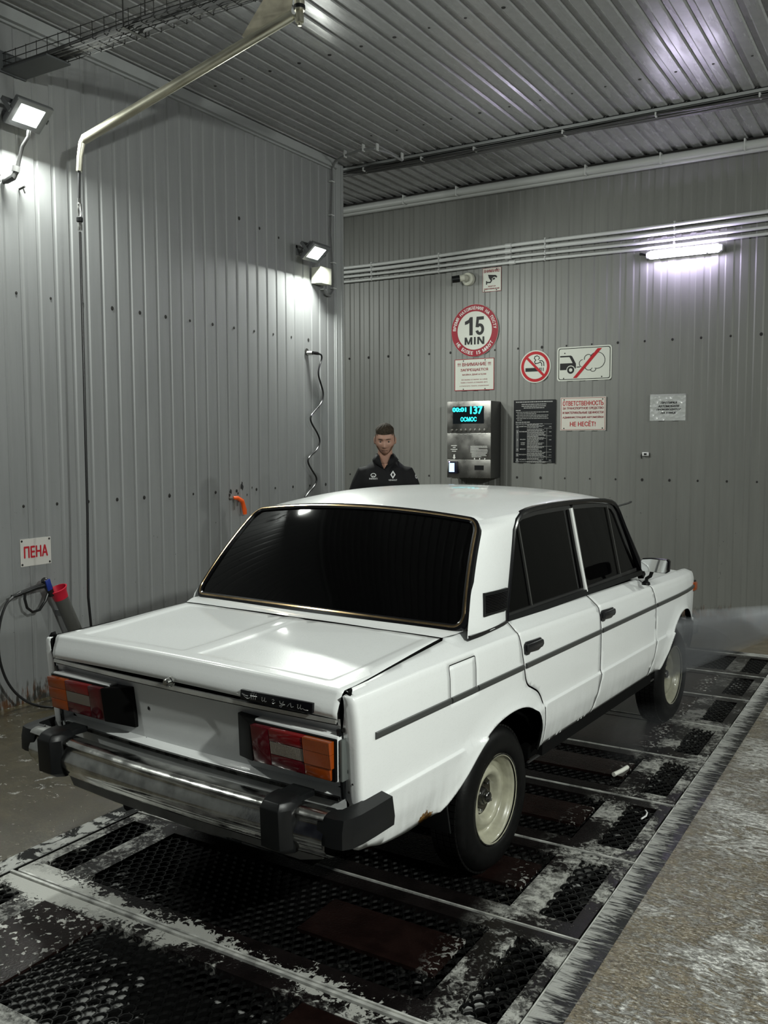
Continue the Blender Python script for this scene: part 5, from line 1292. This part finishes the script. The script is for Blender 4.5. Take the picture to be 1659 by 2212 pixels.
m = MB(); m.tube([(0,0,.02),(-.003,-.002,-.10),(-.003,-.004,-.17)], .009, 10); m.tube([(-.003,-.004,-.38),(-.002,-.006,-1.2),(0,-.012,-2.2),(0,-.025,-2.75),(.0,.0,-3.05),(.03,.12,-3.30),(.10,.35,-3.44),(.2,.7,-3.449)], .0085, 10); m.build('hose', HB, e)
m = MB(); m.lathe([(.0,.0),(.0095,0),(.011,-.03),(.015,-.035),(.015,-.09),(.012,-.10),(.012,-.16),(.0145,-.165),(.0145,-.20),(.0,-.20)], 14, 'z', (-.003,-.004,-.17)); m.build('swivel_fitting', CHROME, e)
m = MB(); m.lathe([(.0,.0),(.013,0),(.021,-.006),(.021,-.030),(.013,-.036)], 14, 'z', (-.003,-.004,-.285)); m.build('fitting_ring', BLACK, e)

# ================================================================== LANCE HOLDER, GUN, HOSE (left wall)
e = empty('lance_holder', (XL+.01, .80, .40), 'grey tube lance holder with bright red collar leaning on the left wall', 'holder')
a0 = Vector((.13, .125, -.22)); a1 = Vector((.10, -.105, .335))      # bottom, top
ax = (a1-a0).normalized()
m = MB(); m.tube([a0, a1-ax*.02], .047, 28); m.build('tube', mat('dark grey plastic pipe', (.075,.075,.070), .3), e)
m = MB(); m.tube([a1-ax*.055, a1-ax*.015, a1+ax*.018, a1+ax*.020], [.049,.053,.068,.060], 28, cap=False); m.tube([a1+ax*.020, a1-ax*.05], [.060,.046], 28, cap=False); m.build('red_collar', mat('bright red plastic', (.50,.012,.035), .35), e)
for t_ in (.25, .7):
    p = a0+(a1-a0)*t_; m = MB(); m.box(-.01, p.x-.02, p.y-.012, p.y+.012, p.z-.02, p.z+.02); m.build('bracket', HOUS, e)
e = empty('spray_gun', (XL+.12, .64, .76), 'black foam gun with blue trigger resting in the red-collared holder', 'spray gun')
m = MB(); m.tube([(-.005,.0,-.05),(-.01,-.02,.01),(-.012,-.045,.055),(-.012,-.058,.068)], [.020,.026,.028,.018], 16); m.build('lance_end', HB, e)
m = MB(); m.tube([(-.012,-.045,.03),(-.012,-.12,.022),(-.012,-.19,.008),(-.012,-.235,.0)], [.020,.017,.016,.013], 12); m.build('gun_body', HB, e)
m = MB(); m.obox((.012,-.035,.03), (.006,0,0), (0,.018,.006), (0,-.01,.036)); m.build('blue_trigger', mat('blue plastic', (.01,.03,.22), .35), e, bevel=.004)
m = MB(); m.tube([(-.012,-.20,.002),(-.012,-.205,-.04),(-.012,-.19,-.10),(-.012,-.150,-.135),(-.012,-.095,-.130),(-.012,-.045,-.075),(-.012,-.02,-.02)], .009, 10); m.build('hand_guard', HB, e)
m = MB(); m.tube([(-.012,-.235,.0),(-.012,-.27,-.008),(-.012,-.30,-.012)], [.017,.013,.012], 12); m.build('hose_connector', HB, e)
e = empty('foam_hose', (XL+.12, .34, .748), 'black hose looping from the foam gun down to the floor', 'hose')
hp = [(0,0,0),(0,-.05,-.03),(0,-.095,-.12),(.0,-.12,-.24),(.0,-.115,-.40),(.02,-.07,-.56),(.06,.02,-.68),(.12,.12,-.735),(.2,.22,-.738),(.28,.34,-.738)]
def smooth(pts, it=3):
    pts = [Vector(p) for p in pts]
    for _ in range(it):
        q_ = [pts[0]]
        for a, b in zip(pts[:-1], pts[1:]): q_ += [a*.75+b*.25, a*.25+b*.75]
        q_.append(pts[-1]); pts = q_
    return pts
m = MB(); m.tube(smooth(hp), .0085, 10); m.build('hose', HB, e)
m = MB(); m.tube(smooth([(.16,.17,-.732),(.24,.30,-.730),(.34,.45,-.730)], 2), .017, 10); m.build('rubber_sleeve', HB, e)
m = MB(); m.tube([(.34,.45,-.735),(.9,.9,-.740),(1.5,1.3,-.740)], .0085, 8); m.build('floor_hose', HB, e)

# socket and hanging curly cable on the left wall
e = empty('vacuum_cable', (XL+.01, 3.70, 2.568), 'wavy black cable hanging from a chrome socket on the left wall', 'cable')
m = MB(); m.tube([(0,0,0),(.05,.015,.0)], [.022,.020], 14); m.build('socket', CHROME, e)
m = MB(); m.lathe([(0,.004),(.030,.003),(.032,0)], 12, 'x', (0,-.01,.012)); m.build('wall_hole', M_SCREW, e)
m = MB(); m.tube([(.05,.015,.0),(.055,.08,.0),(.055,.115,-.004)], [.015,.016,.010], 12); m.build('plug', BLACK, e)
cp = [(.055,.11,-.003),(.055,.155,-.008),(.05,.165,-.05),(.05,.12,-.12),(.05,.10,-.20),(.05,.15,-.29),(.05,.19,-.37),(.05,.165,-.46),(.05,.05,-.54),(.05,-.035,-.60),(.05,-.02,-.66),(.05,.09,-.76),(.05,.13,-.84),(.05,.07,-.92),(.05,-.06,-.98),(.05,-.085,-1.03),(.05,.0,-1.12),(.05,.075,-1.19),(.05,.03,-1.26),(.05,-.08,-1.32),(.05,-.16,-1.40),(.05,-.2,-2.0),(.05,-.2,-2.5)]
m = MB(); m.tube(smooth(cp), .0085, 8); m.build('cable', HB, e)
# orange lever valve
OR = mat('orange plastic', (.75,.10,.012), .35)
e = empty('lever_valve', (XL+.01, 2.63, 1.245), 'orange bent lever handle on the left wall beside the rear window', 'valve')
m = MB(); m.tube([(.02,-.045,.012),(.035,-.01,.010),(.04,.045,-.02),(.04,.06,-.055),(.04,.075,-.10),(.04,.08,-.135)], [.014,.018,.020,.019,.021,.018], 10); m.build('lever', OR, e)
m = MB(); m.tube([(.0,-.06,.01),(.03,-.06,.01)], [.012,.008], 8); m.tube([(.02,-.03,-.0),(.02,-.03,-.09)], [.010,.006], 8); m.tube([(.02,.02,-.0),(.02,.015,-.06)], [.007,.005], 8); m.build('valve_stem', mat('grey metal stem', (.25,.24,.22), .4, .7), e)
M_CHIP = mat('chipped black paint patch', (.012,.012,.012), .7)
m = MB(); random.seed(3)
for (y, z, r_) in ((2.59,1.31,.020),(2.575,1.28,.016),(2.735,1.345,.026),(2.735,1.375,.014),(2.68,1.29,.014),(2.87,1.33,.010),(2.80,1.27,.011),(1.056,1.318,.014),(1.60,1.31,.014),(1.865,1.315,.013)):
    n = 10; m.add([(XL+.0012, y+r_*.6*(.6+.7*random.random())*math.cos(2*PI*i/n), z+r_*(.6+.8*random.random())*math.sin(2*PI*i/n)) for i in range(n)], [tuple(range(n))])
m.build('paint_chips', M_CHIP, wl, fix=False)

# ================================================================== WATER JET AND SPRAY HAZE
def fog_mat(name, dens, col, nscale):
    m = bpy.data.materials.new(name); m.use_nodes = True; nt = m.node_tree; nt.nodes.remove(nt.nodes['Principled BSDF'])
    v = nt.nodes.new('ShaderNodeVolumePrincipled'); v.inputs['Color'].default_value = (*col, 1); v.inputs['Anisotropy'].default_value = .1
    tc = nt.nodes.new('ShaderNodeTexCoord'); n = nt.nodes.new('ShaderNodeTexNoise'); n.inputs['Scale'].default_value = nscale; n.inputs['Detail'].default_value = 2
    nt.links.new(tc.outputs['Object'], n.inputs['Vector'])
    mr = nt.nodes.new('ShaderNodeMapRange'); mr.inputs[1].default_value = .3; mr.inputs[2].default_value = .7; mr.inputs[3].default_value = dens*.55; mr.inputs[4].default_value = dens*1.4
    nt.links.new(n.outputs['Fac'], mr.inputs[0])
    nt.links.new(mr.outputs[0], v.inputs['Density']); nt.links.new(v.outputs[0], nt.nodes['Material Output'].inputs['Volume'])
    return m, nt, v, tc, mr
fm, nt, v, tc, mr = fog_mat('fine water spray', 4.5, (.92,.95,1.0), 6)
N_ = Vector((1.95, 2.72, .80)); 
T0 = [(.86,2.22,.27),(.86,2.22,.60),(.86,2.75,.62),(.86,2.75,.29)]
e = empty('water_jet', N_, 'fan of pressurised water spray hitting the front wheel from the right', 'spray')
m = MB(); vs = []
for t_, s_ in ((0,.02),(.5,.5),(1,1)):
    for p in T0:
        c_ = Vector((.86,2.48,.44)); tgt = c_+(Vector(p)-c_)
        axp = N_+(c_-N_)*t_; vs.append(axp+(tgt-c_)*s_-N_)
m.add(vs, [(i*4+k, i*4+(k+1)%4, (i+1)*4+(k+1)%4, (i+1)*4+k) for i in range(2) for k in range(4)]+[(3,2,1,0),(8,9,10,11)])
m.build('spray_fan', fm, e, smooth=False)
fm2, nt, v, tc, mr = fog_mat('spray haze near the wheels', .15, (.92,.95,1.0), 4)
# fade the haze to nothing at the cloud's edge
g = nt.nodes.new('ShaderNodeTexGradient'); g.gradient_type = 'SPHERICAL'; nt.links.new(tc.outputs['Object'], g.inputs[0])
mu = nt.nodes.new('ShaderNodeMath'); mu.operation = 'MULTIPLY'; nt.links.new(g.outputs['Fac'], mu.inputs[0]); nt.links.new(mr.outputs[0], mu.inputs[1])
mp = nt.nodes.new('ShaderNodeMath'); mp.operation = 'MULTIPLY'; mp.inputs[1].default_value = 2.4; nt.links.new(mu.outputs[0], mp.inputs[0]); nt.links.new(mp.outputs[0], v.inputs['Density'])
def haze(cx, cy, cz, rx, ry, rz, label):
    m = MB(); n = 20; prof_ = [(math.sin(PI*i/12), -math.cos(PI*i/12)) for i in range(13)]; m.lathe([(max(r, .0001), h) for r, h in prof_], n, 'z')
    o = m.build('spray_haze', fm2, None, ang=80); o.location = (cx, cy, cz); o.scale = (rx, ry, rz); tag(o, label, 'haze', kind='stuff'); return o
haze(1.00, 2.30, .32, .30, .46, .28, 'pale water haze hanging around the front wheel')
haze(.92, 1.55, .13, .24, .50, .14, 'faint water haze drifting under the doors')
# ================================================================== THE MAN BEHIND THE CAR
SKIN = mat('skin', (.36,.20,.145), .5, noise=(30,.08)); HAIR = mat('short brown hair', (.030,.022,.014), .75, spec=.2, noise=(90,.6), bump=(220,.8,.004))
POLO = mat('black polo fabric', (.006,.006,.007), .75, spec=.2, bump=(350,.2,.001)); TROU = mat('dark trousers', (.015,.016,.02), .8)
LOGO = mat('white embroidered print', (.62,.62,.62), .6)
man = empty('person', (-1.375, 2.61, 0), 'short-haired young man in a black polo shirt standing behind the car', 'person', rot=(0,0,math.radians(29)))
def ell(m, c, r, n=20, k=14, M_=None):
    vs = []
    for i in range(k+1):
        ph = PI*i/k
        for j in range(n):
            a = 2*PI*j/n; v = Vector((r[0]*math.sin(ph)*math.cos(a), r[1]*math.sin(ph)*math.sin(a), r[2]*math.cos(ph)))
            if M_: v = M_ @ v
            vs.append(v+Vector(c))
    m.add(vs, [(i*n+j, i*n+(j+1)%n, (i+1)*n+(j+1)%n, (i+1)*n+j) for i in range(k) for j in range(n)])
def loft(m, secs, n=28, p=2.3):       # (z, cx, cy, half width, half depth)
    vs = []
    for z, cx_, cy_, a, b in secs:
        for j in range(n):
            t = 2*PI*j/n; c_, s_ = math.cos(t), math.sin(t)
            vs.append((cx_+a*abs(c_)**(2/p)*(1 if c_ > 0 else -1), cy_+b*abs(s_)**(2/p)*(1 if s_ > 0 else -1), z))
    N_2 = len(secs)
    m.add(vs, [(i*n+j, i*n+(j+1)%n, (i+1)*n+(j+1)%n, (i+1)*n+j) for i in range(N_2-1) for j in range(n)]+[tuple(range(n))[::-1], tuple((N_2-1)*n+j for j in range(n))])
def remesh(o, vox, sm=4):
    a = o.modifiers.new('r', 'REMESH'); a.mode = 'VOXEL'; a.voxel_size = vox; a.use_smooth_shade = True
    b = o.modifiers.new('s', 'SMOOTH'); b.iterations = sm; b.factor = .5
    bpy.context.view_layer.update()
    me = bpy.data.meshes.new_from_object(o.evaluated_get(bpy.context.evaluated_depsgraph_get()))
    o.modifiers.clear(); old = o.data; o.data = me
    for p in me.polygons: p.use_smooth = True
    return o
# --- head (local to HC), facing -y, made by shaping one ellipsoid
HT = Matrix.Rotation(math.radians(13), 3, 'X')       # bowed forward
HC = Vector((0, -.030, 1.742))
def head_pt(u, v, grow=0):
    """u azimuth (0 = face front, -y), v polar from top"""
    d = Vector((math.sin(v)*math.sin(u), -math.sin(v)*math.cos(u), math.cos(v)))
    r = Vector((.075, .094, .118)); p = Vector((d.x*r.x, d.y*r.y, d.z*r.z))
    z = p.z; front = max(0, -d.y)
    if z < -.01:                                        # jaw narrows, chin comes forward
        t = min(1, (-z-.01)/.105); p.x *= 1-.34*t**1.4; p.y = p.y*(1-.12*t)-(.012*t*front if d.y < 0 else -.030*t)
    if z > .02: p.x *= 1+.03*min(1, (z-.02)/.06)
    if d.y < 0:
        g = lambda cx, cz, sx, sz: math.exp(-((p.x-cx)/sx)**2-((z-cz)/sz)**2)
        p.y -= .006*g(0, .030, .045, .012)              # brow
        for e in (-1, 1): p.y += .012*g(e*.030, .006, .016, .012); p.y -= .004*g(e*.043, -.022, .018, .018)
        nz = max(0, min(1, (.018-z)/.052)) if z > -.036 else max(0, 1-(-.036-z)/.010)
        p.y -= .026*nz*math.exp(-(p.x/(.008+.006*nz))**2)*(1 if z < .022 else 0)
        p.y -= .006*g(0, -.058, .022, .005)+.006*g(0, -.070, .019, .005)-.004*g(0, -.064, .024, .003)
        p.y -= .010*g(0, -.100, .020, .016)
    if grow: p += d*grow
    return p
def head_mesh(mtl, name, parent, grow=0, keep=None, n=72, k=56):
    vs = []; idx = {}; fs = []
    for i in range(k+1):
        for j in range(n): vs.append(HC+HT @ head_pt(-PI+2*PI*j/n, .001+(PI-.002)*i/k, grow))
    for i in range(k):
        for j in range(n):
            u = -PI+2*PI*(j+.5)/n; v = PI*(i+.5)/k
            if keep is None or keep(u, v): fs.append((i*n+j, i*n+(j+1)%n, (i+1)*n+(j+1)%n, (i+1)*n+j))
    m = MB(); m.add(vs, fs); return m
# body: one continuous skin surface
m = head_mesh(None, None, None)
for e in (-1, 1):        # ears
    ell(m, HC+HT @ Vector((e*.077, .012, -.006)), (.010, .020, .030), 12, 10, HT)
loft(m, [(1.48,0,.03,.070,.060),(1.54,0,.020,.060,.060),(1.60,0,.012,.057,.060),(1.66,0,.004,.055,.060),(1.70,0,-.002,.052,.058)])
loft(m, [(.84,0,.01,.10,.08),(.97,0,0,.165,.11),(1.11,0,0,.145,.10),(1.28,0,0,.160,.105),(1.445,0,.005,.165,.100),(1.50,0,.015,.125,.075),(1.545,0,.02,.070,.055)])
SH = [(-.195,.01,1.425),(.195,.01,1.425)]
for e in (-1, 1):
    a = Vector((e*.175,.012,1.485)); b = Vector((e*.245,.015,1.21)); c_ = Vector((e*.27,-.07,.96)); 
    m.tube([a, a+(b-a)*.5, b, b+(c_-b)*.3, c_+(b-c_)*.1, c_], [.048,.046,.040,.042,.028,.026], 14)
    # palm and five fingers, slightly curled
    d = (c_-b).normalized(); ell(m, c_+d*.05, (.020, .036, .052), 12, 10)
    for q_, (dy, ln) in enumerate(((-.030,.075),(-.010,.085),(.010,.080),(.028,.062))):
        f0 = c_+d*.085+Vector((0,dy,0)); m.tube([f0-d*.03, f0, f0+d*ln*.5+Vector((-e*.006,0,0)), f0+d*ln+Vector((-e*.020,0,0))], [.010,.010,.0085,.007], 8)
    t0 = c_+d*.030+Vector((-e*.004,-.030,0)); m.tube([t0, t0+Vector((-e*.01,-.028,-.025)), t0+Vector((-e*.014,-.036,-.060))], [.012,.011,.008], 8)
    hip = Vector((e*.09,0,.93)); kn = Vector((e*.10,-.01,.50)); an = Vector((e*.105,.02,.09))
    m.tube([hip, hip+(kn-hip)*.3, kn, kn+(an-kn)*.3, an], [.088,.085,.056,.058,.036], 16)
    m.tube([an+Vector((0,.03,-.04)), an+Vector((0,-.06,-.05)), an+Vector((0,-.16,-.065))], [.036,.038,.022], 12)
body = m.build('body', SKIN, man, fix=True); remesh(body, .0045, 1)
# features
EYE = mat('dark eye', (.02,.018,.015), .25); LIP = mat('lips', (.33,.15,.12), .5); BEARD = mat('beard shadow', (.15,.08,.05), .8, spec=.2, noise=(120,.4))
BROW = mat('eyebrow hair', (.035,.022,.014), .7)
bvh = BVHTree.FromPolygons([v.co[:] for v in body.data.vertices], [tuple(p.vertices) for p in body.data.polygons])
def face_at(x, z):
    o_ = HC+HT @ Vector((x, -.3, z)); d = HT @ Vector((0, 1, 0)); h = bvh.ray_cast(o_, d); return h[0], h[1]
def decal(pts, mtl, nm, off=.0012, parent=man, fn=face_at):
    m = MB(); vs = []
    for x, z in pts:
        h, n_ = fn(x, z)
        if h is None: return None
        vs.append(h+n_*off)
    c_ = sum(vs, Vector())/len(vs); m.add([c_]+vs, [(0, 1+i, 1+(i+1) % len(vs)) for i in range(len(vs))]); return m.build(nm, mtl, parent, fix=False, ang=180)
for e in (-1, 1):
    h, n_ = face_at(e*.030, .004); m = MB(); ell(m, h+Vector((0,.006,0)), (.013,.0095,.0075), 14, 10); m.build('eye', mat('eye white', (.16,.13,.11), .4), man)
    m = MB(); ell(m, h+Vector((0,-.0028,-.001)), (.0055,.0015,.0055), 12, 8); m.build('iris', EYE, man)
    m = MB(); pts = []
    for i in range(7):
        x = e*(.012+.036*i/6); z = .0235+.0025*math.sin(PI*i/6); hh, nn = face_at(x, z); pts.append(hh+nn*.001)
    m.tube(pts, [.0018,.0026,.003,.003,.0026,.002,.001], 6); m.build('eyebrow', BROW, man)
decal([(-.022,-.0635),(-.008,-.058),(.0,-.060),(.008,-.058),(.022,-.0635),(.010,-.073),(-.010,-.073)], LIP, 'lips', .0008)
m = MB(); m.tube([ (lambda q_: q_[0]+q_[1]*.001)(face_at(x, -.0645)) for x in (-.021,-.01,0,.01,.021)], .0012, 5); m.build('mouth_line', EYE, man)
# short boxed beard along jaw and chin as a thin shell
def beard_keep(u, v):
    p = head_pt(u, v); 
    if abs(u) > 1.75: return False
    if p.z < -.082: return True
    return p.z < -.030-.052*math.exp(-((abs(u)-0)/.75)**4) and abs(u) > .75
head_mesh(None, None, None, .0014, lambda u, v: beard_keep(u, v) and head_pt(u, v).z > -.116).build('beard', BEARD, man, ang=180)
# hair: faded sides, longer top
def top_keep(u, v):
    p = head_pt(u, v); line = .062 if abs(u) < .9 else (.050 if abs(u) < 1.3 else (-.005 if abs(u) < 2.0 else -.045))
    return p.z > line+.004*math.sin(u*23)
head_mesh(None, None, None, .0026, lambda u, v: top_keep(u, v)).build('side_hair', mat('faded short hair', (.06,.042,.028), .7), man, ang=180)
mh = MB(); n, k_ = 64, 26; vs = []; fs = []
for i in range(k_+1):
    v = .001+(1.06+.03*math.sin(0))*i/k_
    for j in range(n):
        u = -PI+2*PI*j/n; lim = 1.0; ed = sstep(1.12, .80, v)
        g_ = .003+.010*ed+(.0015*math.sin(u*13+v*9)+.001*math.sin(u*29))*ed*min(1, v*1.6)
        vs.append(HC+HT @ head_pt(u, v, g_))
mh.add(vs, [(i*n+j, i*n+(j+1)%n, (i+1)*n+(j+1)%n, (i+1)*n+j) for i in range(k_) for j in range(n)])
mh.build('hair', HAIR, man, ang=180)
# polo shirt: one continuous surface with short sleeves
m = MB()
loft(m, [(.97,0,.0,.190,.130),(1.12,0,0,.180,.122),(1.28,0,0,.192,.128),(1.42,0,.005,.195,.128),(1.48,0,.010,.188,.112),(1.53,0,.018,.160,.092),(1.555,0,.027,.132,.082),(1.574,0,.036,.110,.070),(1.594,0,.044,.088,.062)])
for e in (-1, 1):
    a = Vector((e*.150,.012,1.480)); b = Vector((e*.235,.012,1.27)); m.tube([a+Vector((-e*.05,0,.012)), a, a+(b-a)*.35, a+(b-a)*.7, b], [.060,.078,.080,.076,.070], 18)
polo = m.build('polo_shirt', POLO, man); remesh(polo, .008, 5)
pb = BVHTree.FromPolygons([v.co[:] for v in polo.data.vertices], [tuple(p.vertices) for p in polo.data.polygons])
def chest(x, z):
    h = pb.ray_cast(Vector((x, -.5, z)), Vector((0, 1, 0))); return h[0], h[1]
# open V neck showing skin, collar flaps
V_ = []
decal([(-.036,1.562),(-.020,1.548),(-.004,1.522),(.012,1.548),(.030,1.562)], SKIN, 'open_neck', .003, man, chest)
for e in (-1, 1):
    P_ = [(e*.052,1.575,-.035),(e*.070,1.560,.0),(e*.076,1.545,.040),(e*.060,1.560,.075),(e*.02,1.575,.085)]
    m = MB(); up_, lo = [], []
    front = [(e*.050,1.635,-.040),(e*.066,1.632,-.005),(e*.070,1.637,.040),(e*.046,1.645,.077),(0,1.648,.088)]
    low = [(e*.012,1.530,-.100),(e*.085,1.575,-.062),(e*.102,1.590,.035),(e*.064,1.605,.100),(0,1.610,.112)]
    vs = [Vector((a, c_, b)) for a, b, c_ in front]+[Vector((a, c_, b)) for a, b, c_ in low]
    m.add(vs, [(i, i+1, 6+i, 5+i) for i in range(4)]); o = m.build('collar_flap', POLO, man, ang=80); md = o.modifiers.new('t', 'SOLIDIFY'); md.thickness = .004
# emblems
def ringdecal(outer, inner, nm, parent=polo):
    m = MB(); vs = []
    for x, z in outer+inner:
        h, n_ = chest(x, z); vs.append(h+n_*.0025)
    n = len(outer); m.add(vs, [(i, (i+1) % n, n+(i+1) % n, n+i) for i in range(n)]); m.build(nm, LOGO, parent, fix=False, ang=180)
cx, cz = .062, 1.480
ringdecal([(cx,cz+.030),(cx+.020,cz),(cx,cz-.030),(cx-.020,cz)], [(cx,cz+.016),(cx+.009,cz),(cx,cz-.016),(cx-.009,cz)], 'diamond_emblem')
cx, cz = -.085, 1.476
N_3 = 20; ou = [(cx+.021*math.cos(2*PI*i/N_3-PI/2), cz+.015*math.sin(2*PI*i/N_3-PI/2)) for i in range(N_3)]; inn = [(cx+.0155*math.cos(2*PI*i/N_3-PI/2), cz+.0105*math.sin(2*PI*i/N_3-PI/2)) for i in range(N_3)]
ringdecal(ou, inn, 'oval_emblem')
for e in (-1, 1): decal([(cx+e*.003,cz+.001),(cx+e*.007,cz-.006),(cx+e*.013,cz-.015),(cx+e*.004,cz-.016)], LOGO, 'road_emblem', .003, polo, chest)
def shirt_text(s_, cx, cz, w_):
    o = text(s_, LOGO, man, (cx, 0, cz), w_, None, bold=.006)
    for v in o.data.vertices:
        h, n_ = chest(v.co.x, v.co.z)
        if h: v.co = h+n_*.003
    return o
shirt_text('INFINITI', -.085, 1.450, .062); shirt_text('RENAULT', .062, 1.440, .062)
h = pb.ray_cast(Vector((.9, -.05, 1.30)), Vector((-1, 0, 0)))
# sleeve emblem
m = MB(); c0 = Vector((.262, -.055, 1.375)); 
hs_ = []
for i in range(14):
    a = 2*PI*i/14; d = Vector((-.55, .83, 0)).normalized(); sd = Vector((.83, .55, 0)).normalized(); o_ = Vector((.225,0,1.462))-d*.4+sd*(.013*math.cos(a))+Vector((0,0,.015*math.sin(a))); q_ = pb.ray_cast(o_, d)
    o2 = Vector((.225,0,1.462))-d*.4+sd*(.007*math.cos(a))+Vector((0,0,.009*math.sin(a))); q2 = pb.ray_cast(o2, d)
    if q_[0] and q2[0]: hs_ += [q_[0]+q_[1]*.0025, q2[0]+q2[1]*.0025]
if len(hs_) == 28: m.add(hs_, [(2*i, (2*i+2) % 28, (2*i+3) % 28, 2*i+1) for i in range(14)]); m.build('sleeve_emblem', LOGO, polo, fix=False)
# trousers and shoes
m = MB(); loft(m, [(.87,0,0,.17,.12),(.95,0,0,.185,.125),(1.06,0,0,.175,.118)])
for e in (-1, 1): m.tube([(e*.09,0,.95),(e*.095,0,.72),(e*.10,-.01,.48),(e*.105,.01,.25),(e*.105,.02,.08)], [.098,.092,.072,.070,.066], 18)
tr = m.build('trousers', TROU, man); remesh(tr, .010, 3)
for e in (-1, 1):
    m = MB(); m.tube([(e*.105,.06,.045),(e*.105,-.04,.045),(e*.105,-.13,.040),(e*.105,-.17,.034)], [.045,.050,.044,.030], 16); m.build('shoe', mat('black shoe', (.01,.01,.01), .4), man)
